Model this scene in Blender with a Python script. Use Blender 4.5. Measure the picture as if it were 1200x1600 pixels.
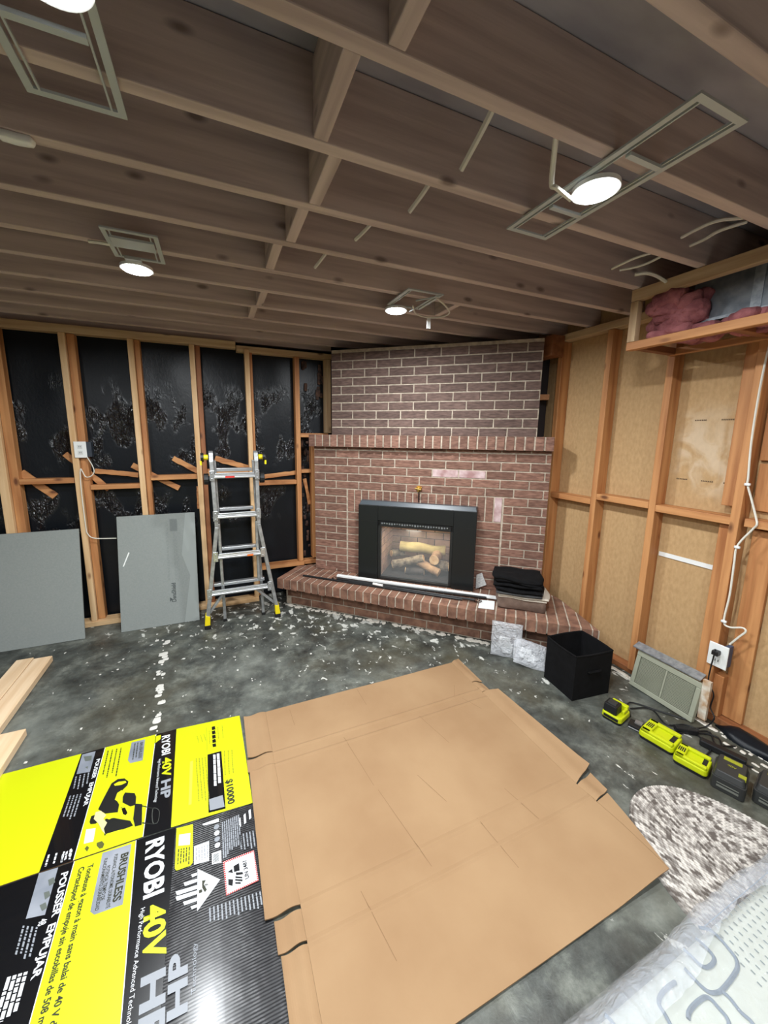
import bpy, bmesh, math, random
from mathutils import Vector, Matrix, noise
random.seed(7)
V = Vector
for o in list(bpy.data.objects): bpy.data.objects.remove(o)
SC = bpy.context.scene
COL = SC.collection

# ------------------------------------------------------------------ camera
FPX, YAW, PITCH, ROLL, PPX, PPY = 585.735, .4018, -.1623, .0110, 587.14, 775.83
EYE = V((0, 0, 1.501))
fw = V((math.sin(YAW)*math.cos(PITCH), math.cos(YAW)*math.cos(PITCH), math.sin(PITCH)))
r0 = V((math.cos(YAW), -math.sin(YAW), 0)); u0 = r0.cross(fw)
CR = r0*math.cos(ROLL)+u0*math.sin(ROLL); CU = -r0*math.sin(ROLL)+u0*math.cos(ROLL)
cam = bpy.data.cameras.new('camera'); co = bpy.data.objects.new('camera', cam); COL.objects.link(co)
m = Matrix((CR, CU, -fw)).transposed().to_4x4(); m.translation = EYE; co.matrix_world = m
cam.sensor_width = 36; cam.sensor_fit = 'AUTO'; cam.lens = FPX/1600*36
cam.shift_x = (600-PPX)/1600; cam.shift_y = -(800-PPY)/1600
cam.clip_start = .02
SC.camera = co
def at(x, y, ax, val):
    """the real point seen at a photo pixel, on the plane axis=val"""
    d = fw + CR*(x-PPX)/FPX - CU*(y-PPY)/FPX
    return EYE + d*((val-EYE[ax])/d[ax])

# ------------------------------------------------------------------ world, exposure, room lights
w = bpy.data.worlds.new('world'); SC.world = w; w.use_nodes = True
w.node_tree.nodes['Background'].inputs[0].default_value = (.5, .6, .8, 1)
w.node_tree.nodes['Background'].inputs[1].default_value = .02
SC.view_settings.view_transform = 'Standard'; SC.view_settings.look = 'None'
SC.view_settings.gamma = 1; SC.view_settings.exposure = -0.22
SC.view_settings.use_curve_mapping = False
LAMP_W = 28.0
LAMP_COL = (.93, .97, 1.0)
H, D, XR = 2.238, 3.37, 2.36        # joist undersides, stud face of the black-sheeted wall, stud face of the right wall
LIGHTS = [(1.062, .882), (-.28, 2.07), (1.0, 2.085), (-.205, .852), (-.2, -.35), (1.04, -.40), (-1.45, .9), (-1.45, -.4)]  # last four are unseen lamps, added out of view for fill

# ------------------------------------------------------------------ materials
def srgb(c): return tuple((x/255/12.92 if x/255 <= .04045 else ((x/255+.055)/1.055)**2.4) for x in c)+(1,)
MATS = {}
def mat(name, c, rough=.6, c2=None, scale=8, stretch=(1, 1, 1), metal=0, bump=0, bscale=None, detail=6, ramp=(.35, .65), spec=.5, rnd=0, alpha=1, trans=0, coat=0):
    if name in MATS: return MATS[name]
    m = bpy.data.materials.new(name); m.use_nodes = True; nt = m.node_tree; N = nt.nodes; L = nt.links
    b = N['Principled BSDF']; b.inputs['Base Color'].default_value = srgb(c); b.inputs['Roughness'].default_value = rough
    b.inputs['Metallic'].default_value = metal; b.inputs['Specular IOR Level'].default_value = spec
    b.inputs['Alpha'].default_value = alpha; b.inputs['Transmission Weight'].default_value = trans
    b.inputs['Coat Weight'].default_value = coat
    tc = N.new('ShaderNodeTexCoord'); mp = N.new('ShaderNodeMapping'); mp.inputs['Scale'].default_value = stretch
    L.new(tc.outputs['Object'], mp.inputs['Vector'])
    out = None
    if c2 is not None:
        n = N.new('ShaderNodeTexNoise'); n.inputs['Scale'].default_value = scale; n.inputs['Detail'].default_value = detail
        L.new(mp.outputs[0], n.inputs['Vector'])
        r = N.new('ShaderNodeValToRGB'); r.color_ramp.elements[0].position = ramp[0]; r.color_ramp.elements[1].position = ramp[1]
        r.color_ramp.elements[0].color = srgb(c); r.color_ramp.elements[1].color = srgb(c2)
        L.new(n.outputs['Fac'], r.inputs['Fac']); out = r.outputs[0]
        if rnd:
            g = N.new('ShaderNodeNewGeometry'); hs = N.new('ShaderNodeHueSaturation')
            mm = N.new('ShaderNodeMath'); mm.operation = 'MULTIPLY_ADD'; mm.inputs[1].default_value = rnd; mm.inputs[2].default_value = 1-rnd/2
            L.new(g.outputs['Random Per Island'], mm.inputs[0]); L.new(mm.outputs[0], hs.inputs['Value']); L.new(out, hs.inputs['Color']); out = hs.outputs[0]
        L.new(out, b.inputs['Base Color'])
    if bump:
        n = N.new('ShaderNodeTexNoise'); n.inputs['Scale'].default_value = bscale or scale*3; n.inputs['Detail'].default_value = 5
        L.new(mp.outputs[0], n.inputs['Vector'])
        bp = N.new('ShaderNodeBump'); bp.inputs['Strength'].default_value = bump; bp.inputs['Distance'].default_value = .01
        L.new(n.outputs['Fac'], bp.inputs['Height']); L.new(bp.outputs[0], b.inputs['Normal'])
    MATS[name] = m
    return m
def wood(kind, axis):
    """sawn lumber: grain stretched along the axis, scattered dark knots"""
    pal = {'new': ((224, 190, 146), (202, 160, 110), (120, 70, 35)), 'old': ((198, 142, 90), (160, 102, 58), (84, 40, 18)),
           'grey': ((205, 178, 140), (168, 134, 98), (90, 60, 40)), 'joist': ((206, 188, 180), (172, 154, 148), (112, 96, 90)),
           'pale': ((236, 208, 172), (220, 186, 146), (160, 110, 70)), 'dark': ((150, 96, 58), (116, 68, 38), (60, 32, 18))}[kind]
    key = 'wood_%s_%s' % (kind, 'xyz'[axis])
    if key in MATS: return MATS[key]
    s = [26, 26, 26]; s[axis] = 1.6
    m = mat(key, pal[0], .62, pal[1], 1.0, tuple(s), bump=.12, bscale=2.5, ramp=(.38, .68))
    nt = m.node_tree; N = nt.nodes; L = nt.links; b = N['Principled BSDF']
    src = b.inputs['Base Color'].links[0].from_socket
    tc = N.new('ShaderNodeTexCoord'); mp = N.new('ShaderNodeMapping'); s2 = [9, 9, 9]; s2[axis] = 4; mp.inputs['Scale'].default_value = s2
    L.new(tc.outputs['Object'], mp.inputs['Vector'])
    vo = N.new('ShaderNodeTexVoronoi'); vo.inputs['Scale'].default_value = 1
    L.new(mp.outputs[0], vo.inputs['Vector'])
    r = N.new('ShaderNodeValToRGB'); r.color_ramp.elements[0].position = .06; r.color_ramp.elements[1].position = .15
    r.color_ramp.elements[0].color = (.85, .85, .85, 1); r.color_ramp.elements[1].color = (0, 0, 0, 1)
    L.new(vo.outputs['Distance'], r.inputs['Fac'])
    mx = N.new('ShaderNodeMix'); mx.data_type = 'RGBA'; mx.inputs[7].default_value = srgb(pal[2])
    L.new(r.outputs[0], mx.inputs[0]); L.new(src, mx.inputs[6]); L.new(mx.outputs[2], b.inputs['Base Color'])
    return m
def emis(name, c, s):
    m = bpy.data.materials.new(name); m.use_nodes = True; b = m.node_tree.nodes['Principled BSDF']
    b.inputs['Emission Color'].default_value = c; b.inputs['Emission Strength'].default_value = s; MATS[name] = m; return m

def floor_mat():
    m = bpy.data.materials.new('old_mastic_concrete'); m.use_nodes = True; nt = m.node_tree; N = nt.nodes; L = nt.links; b = N['Principled BSDF']
    tc = N.new('ShaderNodeTexCoord')
    def nz(sc, det, st=(1, 1, 1), loc=(0, 0, 0), rough=.6, dist=0):
        mp = N.new('ShaderNodeMapping'); mp.inputs['Scale'].default_value = st; mp.inputs['Location'].default_value = loc
        L.new(tc.outputs['Object'], mp.inputs['Vector'])
        n = N.new('ShaderNodeTexNoise'); n.inputs['Scale'].default_value = sc; n.inputs['Detail'].default_value = det
        n.inputs['Roughness'].default_value = rough; n.inputs['Distortion'].default_value = dist
        L.new(mp.outputs[0], n.inputs['Vector']); return n.outputs['Fac']
    def ramp(src, stops):
        r = N.new('ShaderNodeValToRGB'); e = r.color_ramp.elements
        while len(e) < len(stops): e.new(.5)
        for k, (p, c) in enumerate(stops): e[k].position = p; e[k].color = c
        L.new(src, r.inputs['Fac']); return r.outputs[0]
    def mix(f, a, bb):
        x = N.new('ShaderNodeMix'); x.data_type = 'RGBA'; L.new(f, x.inputs[0])
        for i, s in ((6, a), (7, bb)):
            if hasattr(s, 'links'): L.new(s, x.inputs[i])
            else: x.inputs[i].default_value = s
        return x.outputs[2]
    W = (1, 1, 1, 1); K = (0, 0, 0, 1)
    base = ramp(nz(5.5, 12, dist=.15, rough=.72), [(.34, srgb((38, 40, 38))), (.5, srgb((74, 77, 72))), (.66, srgb((118, 121, 112)))])
    base = mix(ramp(nz(11, 6, loc=(3, 1, 0)), [(.45, K), (.7, (.6, .6, .6, 1))]), base, srgb((52, 50, 44)))
    base = mix(ramp(nz(1.7, 8, loc=(9, 4, 0), dist=.1, rough=.62), [(.5, K), (.72, (.55, .55, .55, 1))]), base, srgb((136, 140, 132)))
    base = mix(ramp(nz(1.6, 3, loc=(2, 7, 0)), [(.5, K), (.7, (.5, .5, .5, 1))]), base, srgb((84, 78, 58)))
    # chips of old white paint and tile glue, denser towards the hearth
    sep = N.new('ShaderNodeSeparateXYZ'); L.new(tc.outputs['Object'], sep.inputs[0])
    sm = N.new('ShaderNodeMath'); sm.operation = 'ADD'; L.new(sep.outputs[1], sm.inputs[1])
    s6 = N.new('ShaderNodeMath'); s6.operation = 'MULTIPLY'; s6.inputs[1].default_value = .6; L.new(sep.outputs[0], s6.inputs[0]); L.new(s6.outputs[0], sm.inputs[0])
    mr = N.new('ShaderNodeMapRange'); mr.inputs[1].default_value = 2.2; mr.inputs[2].default_value = 3.3; mr.inputs[3].default_value = .0; mr.inputs[4].default_value = .115
    L.new(sm.outputs[0], mr.inputs[0])
    ad = N.new('ShaderNodeMath'); ad.operation = 'ADD'; L.new(nz(15, 6, st=(1.2, .8, 1), loc=(5, 5, 0), rough=.6, dist=.5), ad.inputs[0]); L.new(mr.outputs[0], ad.inputs[1])
    base = mix(ramp(ad.outputs[0], [(.672, K), (.705, W)]), base, srgb((196, 196, 188)))
    L.new(base, b.inputs['Base Color'])
    rr = ramp(nz(3, 6, loc=(1, 8, 0)), [(.35, (.32, .32, .32, 1)), (.65, (.62, .62, .62, 1))]); L.new(rr, b.inputs['Roughness'])
    bp = N.new('ShaderNodeBump'); bp.inputs['Strength'].default_value = .35; bp.inputs['Distance'].default_value = .006
    L.new(nz(24, 8, dist=.5), bp.inputs['Height']); L.new(bp.outputs[0], b.inputs['Normal'])
    return m
def plastic_mat():
    """black poly sheeting: glossy crinkles in patches"""
    m = bpy.data.materials.new('black_poly_sheet'); m.use_nodes = True; nt = m.node_tree; N = nt.nodes; L = nt.links; b = N['Principled BSDF']
    b.inputs['Base Color'].default_value = (.005, .007, .010, 1); b.inputs['Roughness'].default_value = .13; b.inputs['Specular IOR Level'].default_value = .38
    tc = N.new('ShaderNodeTexCoord')
    mp = N.new('ShaderNodeMapping'); mp.inputs['Scale'].default_value = (1, 1, .5); L.new(tc.outputs['Object'], mp.inputs['Vector'])
    n1 = N.new('ShaderNodeTexNoise'); n1.inputs['Scale'].default_value = 38; n1.inputs['Detail'].default_value = 3; n1.inputs['Distortion'].default_value = 1.2
    n2 = N.new('ShaderNodeTexNoise'); n2.inputs['Scale'].default_value = 5.5; n2.inputs['Detail'].default_value = 2
    n3 = N.new('ShaderNodeTexNoise'); n3.inputs['Scale'].default_value = 2.2; n3.inputs['Detail'].default_value = 1
    for n in (n1, n2, n3): L.new(mp.outputs[0], n.inputs['Vector'])
    mr = N.new('ShaderNodeMapRange'); mr.inputs[1].default_value = .50; mr.inputs[2].default_value = .60; L.new(n2.outputs['Fac'], mr.inputs[0])
    sp = N.new('ShaderNodeSeparateXYZ'); L.new(tc.outputs['Object'], sp.inputs[0])
    def sm(a, c):
        q = N.new('ShaderNodeMapRange'); q.interpolation_type = 'SMOOTHSTEP'; q.inputs[1].default_value = a; q.inputs[2].default_value = c; L.new(sp.outputs[2], q.inputs[0]); return q.outputs[0]
    def op(o, a, c):
        q = N.new('ShaderNodeMath'); q.operation = o; q.use_clamp = True; L.new(a, q.inputs[0]); L.new(c, q.inputs[1]); return q.outputs[0]
    band = op('ADD', op('MULTIPLY', sm(1.18, 1.35), sm(1.95, 1.7)), op('MULTIPLY', sm(.7, .8), sm(1.1, .95)))
    msk = op('MULTIPLY', band, mr.outputs[0])
    st = N.new('ShaderNodeMapRange'); st.inputs[3].default_value = .03; st.inputs[4].default_value = 1.0; L.new(msk, st.inputs[0])
    ro = N.new('ShaderNodeMapRange'); ro.inputs[3].default_value = .36; ro.inputs[4].default_value = .13; L.new(msk, ro.inputs[0]); L.new(ro.outputs[0], b.inputs['Roughness'])
    sq = N.new('ShaderNodeMapRange'); sq.inputs[3].default_value = .28; sq.inputs[4].default_value = 1.0; L.new(msk, sq.inputs[0]); L.new(sq.outputs[0], b.inputs['Specular IOR Level'])
    mr = st
    b1 = N.new('ShaderNodeBump'); b1.inputs['Distance'].default_value = .05; L.new(mr.outputs[0], b1.inputs['Strength']); L.new(n1.outputs['Fac'], b1.inputs['Height'])
    b2 = N.new('ShaderNodeBump'); b2.inputs['Distance'].default_value = .05; b2.inputs['Strength'].default_value = .3; L.new(n3.outputs['Fac'], b2.inputs['Height'])
    L.new(b1.outputs[0], b2.inputs['Normal']); L.new(b2.outputs[0], b.inputs['Normal'])
    return m
def clear_mat(name, tint, a, rough=.15, bump=.6, bs=14):
    m = bpy.data.materials.new(name); m.use_nodes = True; nt = m.node_tree; N = nt.nodes; L = nt.links; b = N['Principled BSDF']
    b.inputs['Base Color'].default_value = srgb(tint); b.inputs['Roughness'].default_value = rough; b.inputs['Alpha'].default_value = a
    b.inputs['Specular IOR Level'].default_value = .8
    n = N.new('ShaderNodeTexNoise'); n.inputs['Scale'].default_value = bs; n.inputs['Detail'].default_value = 5; n.inputs['Distortion'].default_value = 1.5
    tc = N.new('ShaderNodeTexCoord'); L.new(tc.outputs['Object'], n.inputs['Vector'])
    bp = N.new('ShaderNodeBump'); bp.inputs['Strength'].default_value = bump; bp.inputs['Distance'].default_value = .02
    L.new(n.outputs['Fac'], bp.inputs['Height']); L.new(bp.outputs[0], b.inputs['Normal'])
    return m

BRICK = mat('brick_face', (142, 106, 90), .85, (108, 76, 64), 3.2, (6, 6, 26), bump=.5, bscale=2.6, rnd=.42)
BRICK_DARK = mat('brick_darker', (114, 92, 84), .88, (86, 68, 62), 3.2, (6, 6, 26), bump=.5, bscale=2.6, rnd=.3)  # brick above the mantel, darker than the brick below it
BRICK_PALE = mat('brick_limewashed', (206, 184, 184), .85, (160, 124, 122), 14, bump=.4, bscale=20, rnd=.1)
HBRICK = mat('hearth_brick', (142, 104, 84), .8, (106, 74, 60), 16, bump=.5, bscale=30, rnd=.35)
MORTAR = mat('mortar', (196, 182, 164), .95, (164, 150, 134), 30, bump=.4, bscale=60)
BLACKM = mat('black_enamel', (18, 22, 23), .42, spec=.45)
IRON = mat('firebox_black', (14, 14, 14), .6)
DARK = mat('dark_void', (16, 15, 16), .9)
ALU = mat('brushed_aluminium', (205, 208, 210), .3, metal=.85)
ALU2 = mat('aluminium_worn', (188, 190, 190), .42, (160, 162, 162), 30, metal=.7)
YEL = mat('yellow_plastic', (236, 214, 20), .4)
LIME = mat('lime_plastic', (190, 200, 14), .42)
OLIVE = mat('olive_plastic', (150, 152, 40), .5)
BLK = mat('black_plastic', (22, 23, 25), .45)
BLK2 = mat('charcoal_plastic', (46, 47, 46), .5)
RUB = mat('rubber', (14, 14, 14), .8)
WHT = mat('white_plastic', (232, 234, 232), .35)
CABLE = mat('white_cable', (222, 220, 208), .45)
GALV = mat('galvanised_steel', (176, 184, 190), .42, (140, 148, 156), 40, metal=.6)
BRASS = mat('brass', (196, 160, 90), .3, metal=.9)
RED = mat('red_label', (200, 40, 34), .5)
ORANGE = mat('orange_label', (230, 110, 30), .5)
FRAMEM = mat('frame_steel', (188, 196, 196), .5, metal=.2)
PLASTIC = plastic_mat(); MATS['poly'] = PLASTIC
GREYB = mat('grey_gypsum_facer', (140, 145, 142), .85, (134, 140, 137), 90, bump=.05, bscale=120)
GREYB2 = mat('pale_gypsum_facer', (152, 158, 155), .85)
GREYINK = mat('grey_ink', (74, 80, 80), .8)
SHEATH = mat('fibreboard', (192, 158, 114), .85, (174, 141, 98), 60, (1, 1, .5), bump=.25, bscale=70, ramp=(.25, .7), detail=9)
CARD = mat('kraft_card', (154, 124, 90), .85, (143, 112, 79), 3.0, bump=.10, bscale=30)
CARDE = mat('kraft_edge', (150, 108, 72), .9)
PY = mat('print_yellow', (192, 200, 0), .45)
PK = mat('print_black', (12, 13, 16), .25, coat=.4)
PKR = None
PW = mat('print_white', (206, 208, 210), .4)
PG = mat('print_grey', (138, 142, 148), .4)
PGB = mat('print_silver', (146, 150, 158), .35, (112, 118, 128), 6)
PINK = mat('print_dark_ink', (40, 42, 22), .5)
POL = mat('print_olive_ink', (120, 122, 30), .5)
FAB_BLK = mat('black_cloth', (9, 9, 10), .95, (15, 15, 17), 30, spec=.2)
FAB_GRY = mat('charcoal_cloth', (62, 62, 62), .95)
FAB_WHT = mat('linen_cloth', (204, 196, 182), .95)
FAB_TAU = mat('taupe_cloth', (120, 100, 88), .95, (100, 82, 72), 20, bump=.3, bscale=30)
FIBER = mat('pink_fibreglass', (180, 114, 116), 1.0, (128, 72, 76), 12, bump=1.0, bscale=40)

# ------------------------------------------------------------------ mesh helpers
class B:
    def __init__(s): s.bm = bmesh.new(); s.k = 0; s.mats = []
    def use(s, m):
        if m not in s.mats: s.mats.append(m)
        s.k = s.mats.index(m); return s
    def face(s, vs):
        try: f = s.bm.faces.new(vs); f.material_index = s.k; return f
        except ValueError: return None
    def hexa(s, p):
        v = [s.bm.verts.new(q) for q in p]
        for i in ((0, 3, 2, 1), (4, 5, 6, 7), (0, 1, 5, 4), (1, 2, 6, 5), (2, 3, 7, 6), (3, 0, 4, 7)): s.face([v[j] for j in i])
        return s
    def box(s, x0, x1, y0, y1, z0, z1):
        return s.hexa([(x0, y0, z0), (x1, y0, z0), (x1, y1, z0), (x0, y1, z0), (x0, y0, z1), (x1, y0, z1), (x1, y1, z1), (x0, y1, z1)])
    def obox(s, c, u, v, w):
        c = V(c); return s.hexa([c-u-v-w, c+u-v-w, c+u+v-w, c-u+v-w, c-u-v+w, c+u-v+w, c+u+v+w, c-u+v+w])
    def beam(s, a, b, wd, th, side=None):
        a = V(a); b = V(b); d = (b-a).normalized(); sd = V(side) if side else (d.cross(V((0, 0, 1))) if abs(d.z) < .95 else V((1, 0, 0)))
        sd = (sd-d*sd.dot(d)).normalized(); t = d.cross(sd)
        return s.obox((a+b)/2, (b-a)/2, sd*wd/2, t*th/2)
    def prism(s, pts, h):
        pts = [V(p) for p in pts]; h = V(h) if not isinstance(h, (int, float)) else V((0, 0, h))
        a = [s.bm.verts.new(p) for p in pts]; b = [s.bm.verts.new(p+h) for p in pts]; n = len(a)
        s.face(a[::-1]); s.face(b)
        for i in range(n): s.face([a[i], a[(i+1) % n], b[(i+1) % n], b[i]])
        return s
    def poly(s, pts): s.face([s.bm.verts.new(p) for p in pts]); return s
    def tube(s, pts, r, n=8, cap=True):
        pts = [V(p) for p in pts]; rs = r if isinstance(r, (list, tuple)) else [r]*len(pts); rings = []
        up = V((0, 0, 1))
        for i, p in enumerate(pts):
            d = (pts[min(i+1, len(pts)-1)]-pts[max(i-1, 0)]).normalized()
            if i == 0: x = d.cross(up) if abs(d.z) < .9 else d.cross(V((1, 0, 0)))
            else: x = x-d*x.dot(d)
            x = x.normalized(); y = d.cross(x)
            rings.append([s.bm.verts.new(p+(x*math.cos(6.28318*k/n)+y*math.sin(6.28318*k/n))*rs[i]) for k in range(n)])
        for a, b in zip(rings, rings[1:]):
            for k in range(n): s.face([a[k], a[(k+1) % n], b[(k+1) % n], b[k]])
        if cap: s.face(rings[0][::-1]); s.face(rings[-1])
        return s
    def disc(s, c, r, nrm, th, n=24): c = V(c); nn = V(nrm).normalized()*th/2; return s.tube([c-nn, c+nn], r, n)
    def soft(s, c, hx, hy, hz, e=.35, amp=.0, fr=6, rot=0, seed=0, n=10):
        """rounded, slightly lumpy block"""
        bm2 = bmesh.new(); bmesh.ops.create_cube(bm2, size=2); bmesh.ops.subdivide_edges(bm2, edges=bm2.edges[:], cuts=n, use_grid_fill=True)
        mp = {}; c = V(c); R = Matrix.Rotation(rot, 3, 'Z')
        for v in bm2.verts:
            p = v.co.copy(); q = p.normalized(); p = p.lerp(q*max(abs(p.x), abs(p.y), abs(p.z))*1.15, e)
            p = V((p.x*hx, p.y*hy, p.z*hz)); nn = noise.noise_vector(p*fr+V((seed, seed*2, 0)))*amp
            mp[v] = s.bm.verts.new(c+R@(p+nn))
        for f in bm2.faces:
            g = s.face([mp[v] for v in f.verts])
            if g: g.smooth = True
        bm2.free(); return s
    def build(s, name, parent=None, m=None, bevel=0, smooth=False, segs=2):
        if m is not None: s.mats = [m]
        bmesh.ops.recalc_face_normals(s.bm, faces=s.bm.faces[:])
        me = bpy.data.meshes.new(name); s.bm.to_mesh(me); s.bm.free()
        for q in s.mats: me.materials.append(q)
        if smooth: me.polygons.foreach_set('use_smooth', [True]*len(me.polygons))
        o = bpy.data.objects.new(name, me); COL.objects.link(o)
        if bevel:
            bv = o.modifiers.new('bevel', 'BEVEL'); bv.width = bevel; bv.segments = segs; bv.limit_method = 'ANGLE'
        if parent is not None:
            o.parent = parent; o.matrix_parent_inverse = parent.matrix_world.inverted() if parent.type != 'EMPTY' else Matrix.Translation(-parent.location)
        return o
def tag(o, label, cat, group=None, kind=None):
    o['label'] = label; o['category'] = cat
    if group: o['group'] = group
    if kind: o['kind'] = kind
    return o
def thing(name, label, cat, loc=(0, 0, 0), group=None):
    o = bpy.data.objects.new(name, None); COL.objects.link(o); o.location = loc; o.empty_display_size = .1
    return tag(o, label, cat, group)
def struct(o): o['kind'] = 'structure'; return o
CAPH = .70
def letters(txt, p0, p1, up, h, parent, m, name='lettering', bold=.012, lift=0, flat=False):
    """raised print: the text runs from p0 to p1, cap height h along up"""
    cu = bpy.data.curves.new('t', 'FONT'); cu.body = txt; cu.offset = bold; cu.resolution_u = 3
    ob = bpy.data.objects.new('t', cu); COL.objects.link(ob); bpy.context.view_layer.update()
    me = bpy.data.meshes.new_from_object(ob.evaluated_get(bpy.context.evaluated_depsgraph_get()))
    bpy.data.objects.remove(ob); bpy.data.curves.remove(cu)
    xs = [v.co.x for v in me.vertices]; x0, x1 = min(xs), max(xs)
    p0 = V(p0); p1 = V(p1); d = p1-p0; up = V(up).normalized(); nz = d.normalized().cross(up)
    for v in me.vertices:
        c = v.co.copy(); v.co = p0+d*((c.x-x0)/(x1-x0))+up*(c.y/.70*h)+nz*lift
    me.materials.clear(); me.materials.append(m); me.name = name
    o = bpy.data.objects.new(name, me); COL.objects.link(o)
    if parent is not None: o.parent = parent; o.matrix_parent_inverse = Matrix.Translation(-parent.location)
    return o

# ================================================================== STRUCTURE
b = B(); b.box(-3.2, 2.6, -2.6, 3.62, -.1, 0); struct(b.build('floor', m=floor_mat()))
SUB = mat('subfloor_plywood', (176, 172, 178), .85, (146, 142, 150), 2.5, (1, 3, 1), bump=.1)
b = B(); b.box(-3.2, 2.6, -2.6, 3.62, H+.19, H+.22); struct(b.build('ceiling', m=SUB))
b = B(); b.box(-3.2, 2.6, 3.50, 3.56, 0, H+.19); struct(b.build('wall_back', m=DARK))
b = B(); b.box(XR+.09, XR+.11, -2.6, 3.5, 0, H+.19); struct(b.build('wall_right', m=SHEATH))
DRY = mat('near_wall_board', (150, 140, 128), .9)
b = B(); b.box(-3.26, -3.2, -2.6, 3.56, 0, H+.19); struct(b.build('wall_left', m=DRY))
b = B(); b.box(-3.2, 2.6, -2.66, -2.6, 0, H+.19); struct(b.build('wall_near', m=DRY))

nt = SHEATH.node_tree; N_ = nt.nodes; L_ = nt.links; bs_ = N_['Principled BSDF']; src_ = bs_.inputs['Base Color'].links[0].from_socket
tc_ = N_.new('ShaderNodeTexCoord'); sp_ = N_.new('ShaderNodeSeparateXYZ'); L_.new(tc_.outputs['Object'], sp_.inputs[0])
def smooth_(sock, a, b_):
    r_ = N_.new('ShaderNodeMapRange'); r_.interpolation_type = 'SMOOTHSTEP'; r_.inputs[1].default_value = a; r_.inputs[2].default_value = b_; L_.new(sock, r_.inputs[0]); return r_.outputs[0]
def mul_(a, b_):
    r_ = N_.new('ShaderNodeMath'); r_.operation = 'MULTIPLY'; L_.new(a, r_.inputs[0]); L_.new(b_, r_.inputs[1]); return r_.outputs[0]
no_ = N_.new('ShaderNodeTexNoise'); no_.inputs['Scale'].default_value = 7; no_.inputs['Detail'].default_value = 7; no_.inputs['Distortion'].default_value = 1.0; L_.new(tc_.outputs['Object'], no_.inputs['Vector'])
mk_0 = mul_(mul_(mul_(smooth_(sp_.outputs[1], 1.02, 1.10), smooth_(sp_.outputs[1], 1.36, 1.28)), mul_(smooth_(sp_.outputs[2], 1.12, 1.30), smooth_(sp_.outputs[2], 1.75, 1.5))), smooth_(no_.outputs['Fac'], .38, .62))
vv_ = N_.new('ShaderNodeValue'); vv_.outputs[0].default_value = .5; mk_ = mul_(mk_0, vv_.outputs[0])
mx_ = N_.new('ShaderNodeMix'); mx_.data_type = 'RGBA'; mx_.inputs[7].default_value = srgb((222, 206, 182)); L_.new(mk_, mx_.inputs[0]); L_.new(src_, mx_.inputs[6]); L_.new(mx_.outputs[2], bs_.inputs['Base Color'])

# black poly sheeting hung behind the studs, softly billowed between them
def sheet_xz(name, x0, x1, z0, z1, y, amp, m, nx=60, nz=60, parent=None):
    b = B(); g = []
    for i in range(nx+1):
        col = []
        for k in range(nz+1):
            x = x0+(x1-x0)*i/nx; z = z0+(z1-z0)*k/nz
            d = noise.noise(V((x*1.6, 3.1, z*1.1)))*amp+noise.noise(V((x*6, 1.3, z*3)))*amp*.35
            col.append(b.bm.verts.new((x, y+d, z)))
        g.append(col)
    for i in range(nx):
        for k in range(nz): b.face([g[i][k], g[i+1][k], g[i+1][k+1], g[i][k+1]]).smooth = True
    return b.build(name, parent, m)
o = sheet_xz('plastic_sheeting', -3.15, 1.02, .02, H-.005, 3.478, .012, PLASTIC, 120, 60)
tag(o, 'black plastic sheeting stretched behind the studs of the far left wall', 'plastic sheeting')

# ------------------------------------------------------------------ ceiling joists and blocking
jl = [(-.32, 'nearest'), (-.04, 'n'), (.235, 'n'), (.495, 'n'), (.778, 'n'), (1.062, 'n'), (1.335, 'n'), (1.61, 'n'), (1.895, 'n'), (2.155, 'n'), (2.43, 'n'), (2.69, 'n'), (2.95, 'n'), (3.2, 'n')]
jlab = {3: 'brown ceiling joist cutting the top right corner of the photo', 4: 'brown ceiling joist crossing above the brightest right hand recessed light',
        5: 'brown ceiling joist from the wide metal frame to the right soffit corner', 6: 'brown ceiling joist with the white plastic scrap at its left end',
        7: 'brown ceiling joist fourth from the camera, ending at the soffit post', 8: 'brown ceiling joist just in front of both far recessed lights',
        9: 'brown ceiling joist just behind both far recessed lights', 10: 'brown ceiling joist fourth from the black sheeted wall',
        11: 'brown ceiling joist third from the black sheeted wall', 12: 'brown ceiling joist second from the black sheeted wall', 13: 'brown ceiling joist closest to the black sheeted wall'}
for i, (y, _) in enumerate(jl):
    if i < 3: continue
    b = B(); b.box(-3.19, XR+.085 if i < 13 else 1.6, y, y+.038, H, H+.188)
    o = b.build('ceiling_joist', m=wood('joist', 0), bevel=.003)
    tag(o, jlab.get(i), 'joist', 'floor joists overhead')
b = B(); b.box(-3.19, 1.0, 3.42, 3.458, H+.001, H+.188); tag(b.build('rim_joist', m=wood('joist', 0)), 'brown rim board standing on the top plate of the black sheeted wall', 'joist')
blk = [(.345, .516+.02, .778, 'short block between joists at the top edge of the photo'), (.268, .816, 1.062, 'largest short block between joists, left of the cut cables'),
       (.32, 1.10, 1.335, 'short joist block second from the camera below the largest'), (.292, 1.373, 1.61, 'short joist block third in the row toward the wall'),
       (.25, 1.648, 1.895, 'faint short joist block fourth in the row toward the wall'), (1.30, 1.933, 2.155, 'short block beside the far right recessed light'),
       (.26, 2.193, 2.43, 'shadowed short joist block fifth in the row toward the wall'), (.235, 2.468, 2.69, 'last small block of the row before the black sheeted wall')]
for x, y0, y1, lab in blk:
    b = B(); b.box(x, x+.038, y0+.001, y1-.001, H+.002, H+.17); tag(b.build('joist_blocking', m=wood('joist', 1), bevel=.003), lab, 'blocking', 'blocking between the joists')

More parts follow.
